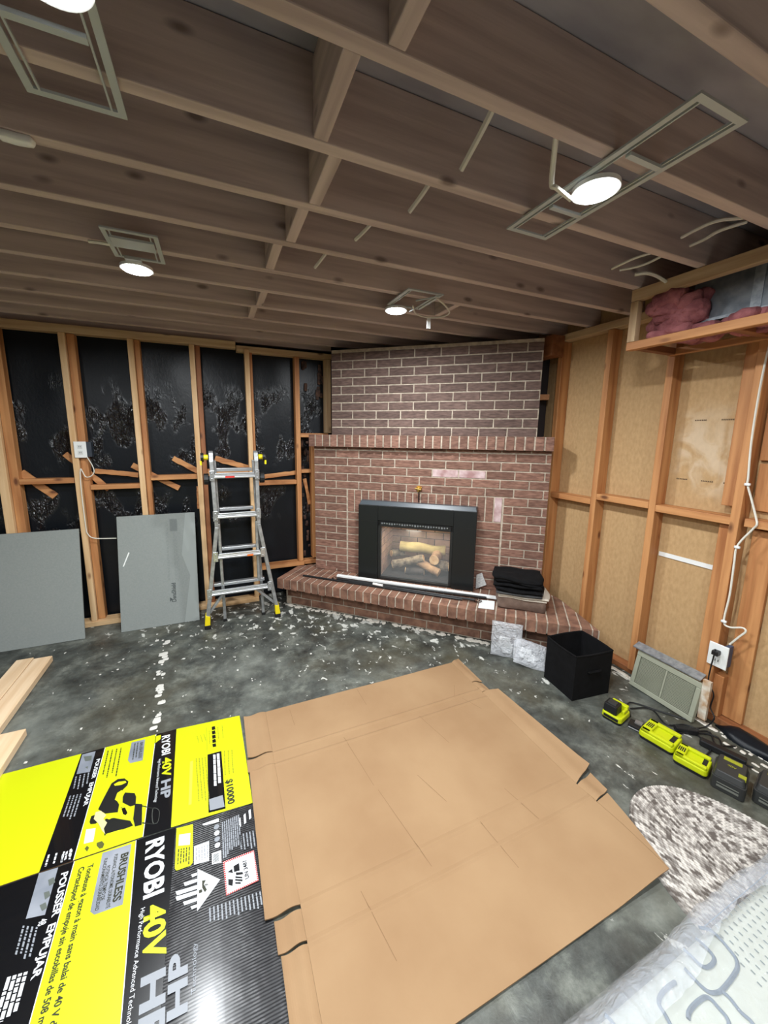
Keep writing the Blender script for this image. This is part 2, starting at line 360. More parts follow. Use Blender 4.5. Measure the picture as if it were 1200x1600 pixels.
# ------------------------------------------------------------------ stud wall at the back (black sheeting)
S0 = -.965; SP = .4064
b = B(); b.box(-3.18, .19, D, D+.089, H-.056, H-.004); tag(b.build('top_plate', m=wood('grey', 0), bevel=.003), 'long pale top plate over the four leftmost studs', 'plate')
b = B(); b.box(.195, 1.00, D+.012, D+.101, H-.075, H-.03); tag(b.build('top_plate', m=wood('grey', 0), bevel=.003), 'short lower top plate running up to the brick chimney', 'plate')
b = B(); b.box(-3.18, .29, D-.012, D+.09, 0.001, .04); tag(b.build('bottom_plate', m=wood('new', 0), bevel=.003), 'pale bottom plate on the floor behind the grey panels and ladder', 'plate')
b = B(); b.box(.30, .71, D, D+.09, .287, .325); tag(b.build('bottom_plate', m=wood('old', 0), bevel=.003), 'short orange plate resting at the left end of the raised hearth', 'plate')
names = ['leftmost', 'behind the outlet', 'third', 'fourth']
lab_new = {-2: 'pale stud at the far left outside the picture', -1: 'pale stud at the left edge of the photo, above the plain grey panel', 0: 'pale stud carrying the white electrical outlet',
           1: 'pale stud directly above the printed grey panel', 2: 'pale stud just left of the stepladder', 3: 'pale stud seen through the middle of the stepladder'}
for i in range(-1, 4):
    x = S0+SP*i if i > -1 else -1.372
    b = B(); b.box(x, x+.038, D, D+.089, .041, H-.058)
    if i == -1: b = B(); b.box(x-.02, x+.03, D, D+.089, .041, H-.058)
    tag(b.build('wall_stud', m=wood('new', 2), bevel=.003), lab_new[i], 'stud', 'new pale studs of the back wall')
    lab = {-1: 'older darker stud sistered to the leftmost pale stud', 0: 'older orange stud sistered beside the outlet stud', 1: 'older orange stud doubled behind the printed grey panel stud',
           2: 'older darker reddish stud left of the stepladder', 3: 'older orange stud doubled behind the stepladder'}[i]
    b = B(); x2 = x+(.04 if i > -1 else .032); wd = {-1: .05, 0: .045, 1: .034, 2: .036, 3: .022}[i]
    b.box(x2, x2+wd, D+.028, D+.095, .042, H-.058)
    tag(b.build('old_wall_stud', m=wood('old', 2) if i != 2 else wood('dark', 2), bevel=.003), lab, 'stud', 'old orange studs of the back wall')
def post(x0, x1, z0, z1, lab, k='old', y0=D+.01, y1=D+.095, name='wall_stud'):
    b = B(); b.box(x0, x1, y0, y1, z0, z1); return tag(b.build(name, m=wood(k, 2), bevel=.003), lab, 'stud')
post(.662, .702, .327, H-.077, 'orange stud reaching the hearth just left of the fireplace', 'old')
post(.935, .985, 1.515, H-.077, 'short grey stud against the upper left edge of the brick chimney', 'grey')
post(.795, .838, .345, 1.472, 'narrow orange stud tight against the left edge of the brickwork', 'old')
def rail(x0, x1, z0, z1, lab, k='old', y0=D+.02, y1=D+.095, name='wall_blocking'):
    b = B(); b.box(x0, x1, y0, y1, z0, z1); return tag(b.build(name, m=wood(k, 0), bevel=.003), lab, 'blocking')
rail(-1.29, -.97, 1.128, 1.166, 'horizontal fire block left of the outlet stud')
rail(-.88, -.56, 1.072, 1.108, 'horizontal fire block just below and right of the outlet')
rail(-.485, -.155, 1.13, 1.168, 'horizontal fire block above the printed grey panel')
rail(-.075, .252, 1.15, 1.188, 'horizontal fire block behind the top of the stepladder')
rail(.32, .66, 1.055, 1.092, 'horizontal fire block between the stepladder and the fireplace')
rail(.703, .96, 1.475, 1.512, 'short orange ledger level with the left end of the mantel')
rail(.703, .794, 1.155, 1.185, 'tiny orange block left of the brickwork at mid height')
rail(.70, .85, .287, .325, 'short orange offcut on the hearth beside the brickwork')
# ragged and diagonal leftovers nailed between studs
def cut(p, q, wd, lab, k='old', yy=D+.075, th=.018):
    a = at(p[0], p[1], 1, yy); c = at(q[0], q[1], 1, yy)
    b = B(); d = (c-a); n = int(8); sd = d.cross(V((0, 1, 0))).normalized()
    top = []; bot = []
    for i in range(n+1):
        t = i/n; mpt = a+d*t
        top.append(mpt+sd*(wd/2+noise.noise(V((i*.9, a.x*7, 0)))*.006)); bot.append(mpt-sd*(wd/2+noise.noise(V((i*.7, a.x*5, 4)))*.006))
    b.prism(top+bot[::-1], V((0, th, 0)))
    return tag(b.build('brace_offcut', m=wood(k, 0), bevel=.002), lab, 'brace')
cut((32, 738), (86, 776), .05, 'broken diagonal brace end at the far left above the plain panel')
cut((101, 709), (170, 765), .04, 'diagonal brace offcut crossing behind the outlet stud')
cut((206, 727), (280, 763), .04, 'diagonal brace offcut crossing behind the stud over the printed panel')
cut((270, 716), (309, 736), .042, 'short diagonal offcut left of the stepladder top')
cut((336, 716), (388, 731), .045, 'diagonal offcut between the stepladder hinges')
cut((148, 736), (216, 742), .036, 'ragged split board right of the electrical outlet', yy=D+.07)
cut((322, 736), (386, 735), .036, 'split board behind the stepladder top rung', yy=D+.07)
cut((412, 745), (466, 738), .036, 'ragged split board left of the brickwork', yy=D+.07)
cut((476, 748), (484, 788), .03, 'small slanted splinter between the two orange studs by the brick', yy=D+.075)
cut((310, 760), (311, 795), .03, 'stub of old board hanging left of the stepladder', yy=D+.08)
b = B(); random.seed(3)
for k in range(26):
    x = random.uniform(.71, .79); z = random.uniform(.34, 1.44)
    b.soft((x, 3.462, z), .012, .006, random.uniform(.01, .03), .5, .004, 30, seed=k, n=2)
for k in range(14):
    x = random.choice((.745, .90))+random.uniform(-.03, .03); z = random.uniform(1.85, 2.12)
    b.soft((x, 3.462, z), .014, .006, random.uniform(.02, .05), .5, .004, 30, seed=k, n=2)
tag(b.build('felt_scraps', m=mat('felt_brown', (92, 66, 54), 1, (44, 36, 34), 30)), 'torn brown felt scraps on the sheeting beside the chimney', 'scraps', kind='stuff')

# ------------------------------------------------------------------ stud wall at the right (tan fibreboard)
YR0 = 2.145; YS = .377
b = B(); b.box(XR, XR+.089, -2.5, 2.19, H-.052, H-.004); tag(b.build('top_plate', m=wood('grey', 1), bevel=.003), 'long greyish top plate of the tan fibreboard wall', 'plate')
b = B(); b.box(XR+.02, XR+.089, -2.5, 2.10, .001, .038); tag(b.build('bottom_plate', m=wood('dark', 1), bevel=.003), 'dark bottom plate of the tan fibreboard wall', 'plate')
rl = ['orange stud beside the right end of the brick mantel', 'orange stud meeting the right tip of the hearth', 'orange stud rising from behind the floor vent', 'bright orange stud carrying the right hand power outlet']
for i in range(4):
    y = YR0-YS*i-(.012 if i == 3 else 0)
    b = B(); b.box(XR, XR+.089, y-.038, y, .04, H-.054)
    tag(b.build('wall_stud', m=wood('old', 2), bevel=.003), rl[i], 'stud', 'studs of the right wall')
b = B(); b.box(XR+.035, XR+.089, 1.005, 1.055, .04, 1.075); tag(b.build('sister_stud', m=wood('old', 2), bevel=.003), 'lower recessed stud beside the outlet stud', 'stud')
b = B(); b.box(XR+.03, XR+.089, 1.004, 1.06, 1.165, H-.054); tag(b.build('sister_stud', m=wood('old', 2), bevel=.003), 'upper recessed stud beside the outlet stud', 'stud')
b = B(); b.box(XR+.065, XR+.089, .845, .932, .04, 1.06); tag(b.build('flat_board', m=wood('old', 2), bevel=.003), 'wide flat orange board right of the outlet below the block', 'board')
b = B(); b.box(XR+.065, XR+.089, .60, .955, 1.40, 2.1); tag(b.build('flat_board', m=wood('old', 2), bevel=.003), 'wide orange board at the right edge, upper of two', 'board')
b = B(); b.box(XR+.065, XR+.089, .60, .95, 1.155, 1.385); tag(b.build('flat_board', m=wood('old', 2), bevel=.003), 'wide knotty board at the right edge, lower of two', 'board')
for i, (z, lab) in enumerate([(1.085, 'horizontal block between the mantel stud and the hearth stud'), (1.125, 'horizontal block between the hearth stud and the vent stud'), (1.115, 'longest horizontal block, left of the outlet stud'), (1.118, 'horizontal block at the right edge behind the white cable')]):
    ya = YR0-YS*i-.039; yb = YR0-YS*(i+1)+.001 if i < 3 else .5
    if i == 2: yb = .998
    if i == 3: ya = .958-.0
    b = B(); b.box(XR+(.0 if i != 3 else .004), XR+.088, yb, ya-(.012 if i == 3 else 0), z-.04, z); tag(b.build('wall_blocking', m=wood('old', 1), bevel=.003), lab, 'blocking')
b = B(); b.box(XR+.02, XR+.089, .925, .985, .04, .27); tag(b.build('stub_block', m=wood('old', 2), bevel=.003), 'short stub of lumber on the floor below the right outlet', 'block')
b = B(); b.box(XR+.083, XR+.0885, 1.07, 1.345, .80, .825); tag(b.build('paint_strip', m=WHT), 'white painted strip across the tan board above the floor vent', 'strip')
# printed stamps, illegible: short dashes
b = B(); random.seed(5)
for (z, ys) in ((1.60, (1.26, 1.14, 1.06)), (1.272, (1.31, 1.19, 1.09))):
    for y in ys:
        for k in range(7 if y > 1.08 else 2):
            b.box(XR+.0885, XR+.0895, y-.008*k-.005, y-.008*k, z-.003, z+.004)
tag(b.build('board_stamp', m=mat('faint_stamp', (96, 78, 60), .9)), 'faint rows of dark printed stamps on the tan board', 'stamp')
# shaded corner void behind the brick, right side: filled by a dark painted box
b = B(); b.box(2.30, XR+.088, 2.30, 3.47, .0, H); struct(b.build('corner_void_fill', m=mat('dark_corner_void', (58, 50, 50), .9)))
b = B(); b.beam((2.17, 2.36, 1.80), (2.36, 2.20, 1.80), .05, .04); tag(b.build('corner_block', m=wood('old', 0)), 'orange block in the dark gap right of the chimney', 'block')
b = B(); b.box(2.24, 2.35, 2.09, 2.29, H-.16, H-.02); tag(b.build('header_block', m=wood('dark', 1)), 'dark block above the gap between chimney and tan wall', 'block')

# ------------------------------------------------------------------ brick fireplace
U = V((.76604, -.64279, 0)); NI = V((.64279, .76604, 0)); P0 = V((1.1061, 2.99457, 0))
def F(s, d, z): return P0+U*s-NI*d+V((0, 0, z))
def fbox(b, s0, s1, d0, d1, z0, z1): return b.hexa([F(s0, d1, z0), F(s1, d1, z0), F(s1, d0, z0), F(s0, d0, z0), F(s0, d1, z1), F(s1, d1, z1), F(s1, d0, z1), F(s0, d0, z1)])
fire = thing('brick_fireplace', 'red brick corner fireplace with raised hearth and brick mantel', 'fireplace', (1.3, 2.7, 0))
b = B(); b.use(MORTAR)
fbox(b, -.41, .10, -.12, -.004, .285, 1.40); fbox(b, .92, 1.50, -.12, -.004, .285, 1.40); fbox(b, .10, .92, -.12, -.004, .86, 1.40)
def course(b, s0, s1, zc, off, pitch, mt, h=.057, dd=.0, jit=.0015):
    s = off
    while s > s0: s -= pitch
    while s < s1:
        a = max(s+.005, s0); e = min(s+pitch-.005, s1)
        if e-a > .02:
            j = random.uniform(0, jit)
            mm = mt(a, e, zc) if callable(mt) else mt
            b.use(mm); fbox(b, a, e, dd-.02, dd+j, zc-h/2, zc+h/2)
        s += pitch
random.seed(11)
def lowmat(a, e, z):
    if abs(z-1.206) < .02 and (abs(a-.636) < .03 or abs(a-.845) < .03): return BRICK_PALE
    if abs(z-1.273) < .02 and abs(a-.53) < .06: return BRICK
    return BRICK
for k in range(17):
    zc = 1.3735-.067*k-.0335; hh = .057
    if zc-hh/2 < .285: hh = .03; zc = .303
    off = -.203 if k % 2 == 0 else -.306
    if k < 5: course(b, -.41, 1.50, zc, off, .2085, lowmat, hh)
    else:
        course(b, -.41, -.107, zc, off, .2085, BRICK, hh); course(b, 1.193, 1.50, zc, off, .2085, BRICK, hh)
b.use(BRICK); course(b, -.41, 1.5, 1.388, -.306, .2085, BRICK, .018)
for k in range(20):                                   # soldier course round the firebox
    s = -.097+.064*k; b.use(BRICK_PALE if k == 19 else BRICK); fbox(b, s+.005, s+.059, -.02, .001, .843, 1.033)
for k in range(9):
    z = .8375-.067*k-.0335; h = .057
    if z-h/2 < .285: h = .02; z = .296
    b.use(BRICK)
    for s0, s1 in ((-.092, .09), (.99, 1.178)): fbox(b, s0, s1, -.02, random.uniform(0, .002), z-h/2, z+h/2)
b.build('lower_brickwork', fire, bevel=.0015, segs=1)
b = B(); b.use(MORTAR); fbox(b, -.24, 1.39, -.22, -.004, 1.49, 2.19)
for k in range(11):
    zc = 1.501+.067*k+.0335-.003
    if zc > 2.19: break
    course(b, -.24, 1.39, zc, -.05 if k % 2 == 0 else -.152, .205, BRICK_DARK)
b.build('upper_brickwork', fire, bevel=.0015, segs=1)['label'] = 'darker brick above the mantel'
b = B(); b.use(MORTAR); fbox(b, -.43, 1.50, -.12, .046, 1.402, 1.499)
s = -.44
while s < 1.49:
    b.use(BRICK); fbox(b, s+.006, s+.061, -.05, .05+random.uniform(0, .003), 1.399, 1.5005); s += .0672
b.build('mantel', fire, bevel=.002, segs=1)
# hearth
A = V((.42, 3.135, 0)); Bq = V((2.19, 1.48, 0)); HV = (Bq-A).normalized(); HW = V((-HV.y, HV.x, 0))
if HW.dot(NI) < 0: HW = -HW
HL = (Bq-A).length
def ray2(p, d, q, n):
    dn = d.dot(n); return (q-p).dot(n)/dn if abs(dn) > 1e-6 else 9e9
def depth(t):
    p = A+HV*t; c = []
    c.append(ray2(p, HW, V((0, D, 0)), V((0, 1, 0))))
    c.append(ray2(p, HW, V((2.19, 1.48, 0)), V((.44, -.16, 0))))
    c.append(ray2(p, HW, V((XR-.002, 0, 0)), V((1, 0, 0))))
    x = ray2(p, HW, F(0, -.01, 0), NI); q = p+HW*x; s = (q-P0).dot(U)
    if -.41 < s < 1.5: c.append(x)
    return max(0.004, min(v for v in c if v > -1))
def hslab(b, t0, t1, f, z0, z1, d0=None, d1=None, inset=0):
    a = A+HV*t0+HW*f; c = A+HV*t1+HW*f; e = A+HV*t1+HW*(depth(t1) if d1 is None else d1); g = A+HV*t0+HW*(depth(t0) if d0 is None else d0)
    b.prism([p+V((0, 0, z0)) for p in (a, c, e, g)], z1-z0)
b = B(); b.use(MORTAR)
n = 40
for k in range(n):
    t0 = HL*k/n; t1 = HL*(k+1)/n; hslab(b, t0, t1, .006, .203, .281)
t = .0; random.seed(4)
while t < HL-.03:
    t1 = t+.0662
    b.use(HBRICK); f = random.uniform(-.004, .004)
    j = random.uniform(0, .003)
    hslab(b, t+.005, min(t1-.005, HL-.01), f, .198+j, .2845)
    t = t1
b.build('hearth_cap', fire, bevel=.0025, segs=1)
b = B(); b.use(MORTAR)
for k in range(n):
    t0 = HL*k/n; t1 = HL*(k+1)/n
    if min(depth(t0), depth(t1)) > .16: hslab(b, t0, t1, .136, .001, .203)
for k, off in ((0, 0), (1, .1), (2, .04)):
    t = .05-off
    while t < HL:
        a, e = max(t+.005, .02), min(t+.205-.005, HL-.10)
        if e-a > .03 and min(depth(a), depth(e)) > .18: b.use(HBRICK); hslab(b, a, e, .13, .012+.067*k, .069+.067*k-(.008 if k == 2 else 0), .16, .16)
        t += .205
b.build('hearth_base', fire, bevel=.002, segs=1)
b = B(); random.seed(61)
for k in range(46):
    y = random.uniform(1.98, 3.1); x = -.43+(3.1-y)*.065+random.gauss(0, .012)-(.05 if y > 2.95 else 0)
    r = random.choice((.004, .007, .012, .018)); b.soft((x, y, .0015), r, r*random.uniform(.6, 1.3), .002, .6, .002, 50, seed=k, n=2)
for k in range(40):
    y = random.uniform(2.0, 3.0); x = random.uniform(-.9, .9); r = random.choice((.003, .004, .006)); b.soft((x, y, .0015), r, r*1.2, .002, .6, .002, 50, seed=k, n=1)
tag(b.build('paint_chips', m=mat('chip_white', (200, 198, 190), .9)), 'white paint chips in a line on the floor before the printed panel', 'paint chips', kind='stuff')
b = B(); random.seed(21)
for k in range(120):
    t = random.uniform(.0, HL-.35); p = A+HV*t+HW*(.12-random.uniform(0, .03)**1.0); r = random.uniform(.004, .016)
    b.soft((p.x, p.y, .002), r*1.5, r, .004, .6, .003, 40, rot=random.random()*3, seed=k, n=2)
tag(b.build('mortar_crumbs', m=mat('crumb_white', (196, 190, 178), 1)), 'crumbs of pale mortar along the foot of the hearth', 'crumbs', kind='stuff')

# gas valve
v = thing('gas_valve', 'small brass gas valve key in the brick above the black insert', 'valve', F(.53, 0, 1.07))
b = B(); b.disc(F(.53, .008, 1.076), .024, NI, .012); b.tube([F(.53, .01, 1.076), F(.53, .05, 1.076)], .008); b.build('escutcheon', v, BRASS)
b = B(); b.tube([F(.505, .05, 1.08), F(.555, .05, 1.074)], .007); b.tube([F(.53, .05, 1.076), F(.53, .053, 1.05)], .005); b.build('key_handle', v, BRASS)
b = B(); b.use(BRICK_DARK); fbox(b, .524, .534, -.001, .0025, .96, 1.05); b.build('dark_streak', v, mat('streak_dark', (40, 30, 28), 1))  # thin dark streak on the brick under the valve

# ------------------------------------------------------------------ black fireplace insert
ins = thing('fireplace_insert', 'black gas fireplace insert with sloped edges and a glass front', 'fireplace insert', F(.51, .05, .285))
s0, s1, z0, z1, dp = .035, 1.0, .286, .957, .085
a0, a1, az = .205, .825, .80      # window hole in the surround
b = B()
fbox(b, s0, a0, .0, dp, z0, z1-.03); fbox(b, a1, s1-.0, .0, dp, z0, z1-.03); fbox(b, a0, a1, .0, dp, az, z1-.03)
b.build('surround', ins, BLACKM, bevel=.003)
b = B(); bv = .04                                      # bevelled top edge
b.hexa([F(s0, dp, z1-.045), F(s1, dp, z1-.045), F(s1, 0.0, z1-.045), F(s0, 0.0, z1-.045), F(s0+.012, dp-bv, z1), F(s1-.012, dp-bv, z1), F(s1, 0.0, z1), F(s0, 0.0, z1)])
b.build('top_bevel', ins, mat('enamel_bevel_lit', (66, 74, 80), .35, spec=1), bevel=.002)  # black enamel painted lighter: light caught by the upward slope
b = B(); fbox(b, s0+.002, s1-.002, dp, dp+.0015, .787, .791); b.build('seam_strip', ins, IRON)
b = B(); fbox(b, a0, a0+.022, .03, dp-.01, z0, az); fbox(b, a1-.022, a1, .03, dp-.01, z0, az); fbox(b, a0, a1, .03, dp-.01, az-.05, az); fbox(b, a0, a1, .03, dp-.01, z0, z0+.022)
b.build('door_frame', ins, mat('frame_black', (26, 28, 28), .5), bevel=.003)
b = B()
for k in range(26): fbox(b, a0+.03+k*.0215, a0+.042+k*.0215, dp-.01, dp-.004, az-.028+.003*math.sin(k*1.3), az-.012)
b.build('louver', ins, GALV)
# firebox shell with brick-pattern liner
q0, q1, zb, zt, back = .227, .803, .31, .75, -.36
LINER = mat('firebox_liner', (176, 140, 116), .8, (136, 104, 86), 8, rnd=.3)
b = B(); b.use(mat('liner_joint', (70, 56, 48), .95))
fbox(b, q0-.02, q0-.003, back, .03, zb-.02, zt+.02); fbox(b, q1+.003, q1+.02, back, .03, zb-.02, zt+.02); fbox(b, q0, q1, back-.02, back-.003, zb-.02, zt+.02)
b.use(LINER)
for k in range(7):
    z = zb+.063*k
    for j in range(-1, 4):
        t0 = max(-.01, -.35+0, .0 if 0 else -9); y0 = back+.0+j*.16+(.08 if k % 2 else 0)
        a_, e_ = max(y0, back), min(y0+.152, .03)
        if e_-a_ > .01:
            fbox(b, q0-.004, q0, a_, e_, z, z+.057); fbox(b, q1, q1+.004, a_, e_, z, z+.057)
    for j in range(-1, 5):
        x0 = q0+j*.16+(.08 if k % 2 else 0); a_, e_ = max(x0, q0), min(x0+.152, q1)
        if e_-a_ > .01: fbox(b, a_, e_, back-.004, back, z, z+.057)
b.build('firebox_liner', ins)
b = B(); fbox(b, q0, q1, back, .03, zb-.02, zb); b.build('firebox_floor', ins, mat('ember_bed', (58, 54, 50), 1, (24, 22, 22), 50, bump=.8))
b = B(); fbox(b, q0, q1, back, .03, zt, zt+.012); b.build('firebox_top', ins, IRON)
b = B(); fbox(b, a0+.022, a1-.022, .05, .053, z0+.022, az-.05); g = b.build('glass_panel', ins, clear_mat('insert_glass', (200, 205, 205), .10, .04, 0))
pl = bpy.data.lights.new('firebox_fill', 'AREA'); pl.energy = 2.2; pl.color = (1, .9, .75); pl.size = .25  # added lamp hidden in the insert to brighten the firebox
po = bpy.data.objects.new('firebox_fill_lamp', pl); COL.objects.link(po); po.location = F(.51, -.06, .735); po.parent = ins; po.matrix_parent_inverse = Matrix.Translation(-ins.location)
# logs
BARK = mat('log_bark', (150, 134, 108), .9, (78, 66, 54), 8, (3, 3, 3), bump=.9, bscale=14)
BARKY = mat('log_bark_mossy', (184, 166, 110), .9, (120, 104, 62), 8, bump=.9, bscale=14)
BARKO = mat('log_bark_split', (206, 164, 118), .9, (112, 86, 66), 9, bump=.9, bscale=14)
CUTW = mat('log_cut_end', (232, 196, 148), .8, (206, 160, 108), 20)
def log(a, c, r, m, lab, knots=0):
    a = F(*a); c = F(*c); n = 10; b = B(); pts = []; rs = []
    for i in range(n+1):
        t = i/n; p = a.lerp(c, t); p = p+V((0, 0, noise.noise(V((t*3, a.x*9, c.z*9)))*r*.25)); pts.append(p); rs.append(r*(1+.16*noise.noise(V((t*5, a.x*11, 3)))))
    b.use(m).tube(pts, rs, 14, cap=False)
    o = b.build('ceramic_log', None, smooth=True)
    tag(o, lab, 'log', 'ceramic logs in the insert')
    b = B(); dd = (c-a).normalized(); b.disc(a-dd*.0005, r*.97, dd, .004, 14); b.disc(c+dd*.0005, r*.95, dd, .004, 14); e = b.build('cut_end', None, CUTW); e.parent = o
    return o
log((.34, -.20, .515), (.74, -.22, .50), .046, BARKY, 'thick mossy yellow log lying at the back of the set')
log((.20+.10, -.09, .37), (.57, -.10, .45), .036, BARK, 'grey brown log slanting across the front left')
log((.265, -.16, .45), (.36, -.24, .44), .03, BARK, 'small dark log with a pale cut end at far left')
log((.665, -.06, .46), (.68, -.24, .47), .043, BARKO, 'log whose round pale cut end faces the room')
log((.53, -.10, .415), (.71, -.05, .355), .034, BARKO, 'split pinkish log slanting down at the front right')
log((.63, -.14, .40), (.79, -.12, .395), .042, BARK, 'stubby brown log at the right end of the set')
log((.42, -.07, .335), (.58, -.08, .34), .03, mat('log_charred', (84, 76, 70), .95, (40, 36, 34), 9, bump=.9, bscale=14), 'charred grey log lowest in the middle')

# ------------------------------------------------------------------ things lying on the hearth
def rod(p, q, r, z, m, lab, fin=None, cat='curtain rod', name='curtain_rod'):
    t = thing(name, lab, cat, at(*p, 2, z)); a = at(*p, 2, z); c = at(*q, 2, z)
    b = B(); b.tube([a, c], r, 10); b.build('rod', t, m, smooth=False)
    if fin:
        for e, s in fin:
            d = (c-a).normalized(); o = (a if e == 0 else c); b = B(); sg = -1 if e == 0 else 1
            for k in range(4):
                an = k*1.5708; pts = []
                for i in range(9):
                    th = math.pi*i/8; rr = s*math.sin(th)
                    x = d.cross(V((0, 0, 1))).normalized(); y = V((0, 0, 1))
                    pts.append(o+d*sg*(s*1.6*(1-math.cos(th))/2*2)+(x*math.cos(an+th)+y*math.sin(an+th))*rr)
                b.tube(pts, .0022, 5)
            b.disc(o+d*sg*.004, r*1.5, d, .008, 12); b.disc(o+d*sg*(s*3.2), .004, d, .01, 8)
            b.build('finial', t, BRONZE)
    return t
BRONZE = mat('dark_bronze', (52, 40, 34), .4, metal=.6)
rod((474, 899), (722, 937), .008, .294, BLK, 'longest thin black curtain rod at the front of the hearth')
rod((528, 904.5), (760, 934), .009, .301, BLK, 'black curtain rod with bronze cage finial at its left end', [(0, .016)])
rod((545, 908), (741, 937.5), .009, .303, BLK, 'black curtain rod with bronze cage finial at its right end', [(1, .016)])
b = B(); a = at(527, 899, 2, .305); c = at(776, 934, 2, .305); b.beam(a, c, .032, .018, (c-a).cross(V((0, 0, 1)))); tag(b.build('white_rail', m=WHT, bevel=.003), 'flat white blind rail lying along the hearth in front of the insert', 'rail')
b = B(); a = at(583, 912, 2, .313); c = at(598, 915, 2, .313); b.tube([a, c], .0095, 10); tag(b.build('rod_sleeve', m=WHT), 'short white paper sleeve wrapped on the black rods', 'sleeve')
b = B(); b.prism([at(750, 938, 2, .287), at(773, 940, 2, .287), at(772, 953, 2, .287), at(747, 950, 2, .287)], .004); tag(b.build('paper_card', m=WHT), 'small white paper card on the hearth edge beside the cloth pile', 'card')
bk = B(); p = at(748, 921, 2, .287)
bk.prism([F(1.02, .02, .287), F(1.10, .02, .33), F(1.06, .005, .42), F(1.02, .01, .40)], NI*-.006); tag(bk.build('leaflet', m=mat('leaflet_paper', (206, 204, 200), .6, (150, 150, 150), 60, (1, 1, 6))), 'pale leaflet propped between the insert and the brick', 'leaflet')
# cloth pile
pc = at(818, 950, 2, .30); ang = math.atan2(HV.y, HV.x)
def cloth(c, hx, hy, hz, m, name, lab, rot, n=1, amp=.012, cat='cloth'):
    b = B()
    for k in range(n):
        zz = c[2]+(k-(n-1)/2)*2*hz/n
        b.soft((c[0]+random.uniform(-.012, .012), c[1]+random.uniform(-.012, .012), zz), hx+random.uniform(-.008, .004), hy+random.uniform(-.008, .004), hz/n*1.02, .22, amp, 9, rot+random.uniform(-.03, .03), seed=k*3+hx*50, n=8)
    return tag(b.build(name, m=m), lab, cat, 'folded cloths on the hearth')
random.seed(2)
px_, py_ = 1.995, 1.965
cloth((px_, py_, .327), .178, .13, .042, FAB_TAU, 'folded_cloth', 'taupe brown folded cloth, bottom of the pile on the hearth', ang, 1)
cloth((px_+.012, py_+.005, .380), .172, .13, .014, FAB_WHT, 'folded_cloth', 'off white linen folded second from the bottom of the pile', ang, 2, .007)
cloth((px_-.01, py_+.012, .408), .158, .125, .022, FAB_GRY, 'folded_cloth', 'charcoal grey folded cloths in the middle of the pile', ang, 3, .005)
cloth((px_-.012, py_+.02, .472), .165, .13, .048, FAB_BLK, 'folded_cloth', 'black folded cloths on the top of the pile', ang, 4, .016)

# bags of parts leaning on the hearth front
BAG = clear_mat('poly_bag', (244, 247, 252), .42, .08, 1.2, 30)
def crumple(c, u, v, w, name, lab, seed, extra=None):
    t = thing(name, lab, 'bag', (c[0], c[1], 0)); b = B(); nx = 18; g = []; c = V(c)
    for side in (1, -1):
        g = []
        for i in range(nx+1):
            row = []
            for k in range(nx+1):
                a = i/nx*2-1; e = k/nx*2-1; th = (1-a*a)*(1-e*e)
                q = c+u*a+v*e+w*side*th**.6+noise.noise_vector(V((a*3+seed, e*3, side)))*.012*max(.25, th)
                q.z = max(q.z, .003); row.append(b.bm.verts.new(q))
            g.append(row)
        for i in range(nx):
            for k in range(nx):
                f = b.face([g[i][k], g[i+1][k], g[i+1][k+1], g[i][k+1]]); f.smooth = False
    b.build('bag_film', t, BAG)
    b = B(); random.seed(seed)
    for k in range(3): b.obox(c+u*random.uniform(-.3, .3)+v*random.uniform(-.5, .1)+w*.1, u*.35, v*.3, w*.25)
    b.build('contents', t, mat('bag_contents', (214, 216, 216), .7), bevel=.004)
    return t
hx = HV; 
pb = A+HV*1.87-HW*.035
crumple((pb.x, pb.y, .128), HV*.098, V((0, 0, .124))+HW*.004, -HW*.02, 'plastic_bag', 'clear zip bag standing against the brick hearth front', 3)
pb = A+HV*2.02-HW*.075
crumple((pb.x, pb.y, .078), HV*.10+V((0, 0, -.02)), V((0, 0, .068))+HW*.045, V((0, 0, .02))-HW*.025, 'plastic_bag', 'crumpled clear bag lying beside the black fabric bin', 9)

# ------------------------------------------------------------------ black fabric bin
bn = thing('fabric_bin', 'black square fabric storage bin on the floor by the hearth tip', 'bin', (2.0, 1.48, 0))
cb = V((1.957, 1.44, 0)); e1 = V((.267, -.032, 0)).normalized()*.132; e2 = V((.032, .267, 0)).normalized()*.115
b = B(); n = 16
def binring(z, bul, k):
    r = []
    for i in range(4*n):
        t = i/n; sd = int(t); f = t-sd; cs = [(-1, -1), (1, -1), (1, 1), (-1, 1), (-1, -1)]
        x = cs[sd][0]*(1-f)+cs[sd+1][0]*f; y = cs[sd][1]*(1-f)+cs[sd+1][1]*f
        l = math.hypot(x, y); rr = 1+bul*(math.sin(math.pi*f))*.5
        r.append(b.bm.verts.new(cb+e1*x*rr*k+e2*y*rr*k+V((0, 0, z))))
    return r
rings = [binring(z, bu, k) for z, bu, k in ((.0, 0, 1), (.08, .04, 1.0), (.18, .09, 1.0), (.275, .12, 1.0), (.275, .12, .955), (.15, .06, .96), (.012, 0, .96))]
for a, c in zip(rings, rings[1:]):
    for i in range(4*n): b.face([a[i], a[(i+1) % (4*n)], c[(i+1) % (4*n)], c[i]])
b.face(rings[0][::-1]); b.face(rings[-1])
b.build('bin_shell', bn, FAB_BLK)
b = B(); rr = [v for v in range(0)]
pts = []
for i in range(4*n+1):
    t = (i % (4*n))/n; sd = int(t); f = t-sd; cs = [(-1, -1), (1, -1), (1, 1), (-1, 1), (-1, -1)]
    x = cs[sd][0]*(1-f)+cs[sd+1][0]*f; y = cs[sd][1]*(1-f)+cs[sd+1][1]*f; q = 1+.12*math.sin(math.pi*f)*.5
    pts.append(cb+e1*x*q*.985+e2*y*q*.985+V((0, 0, .275)))
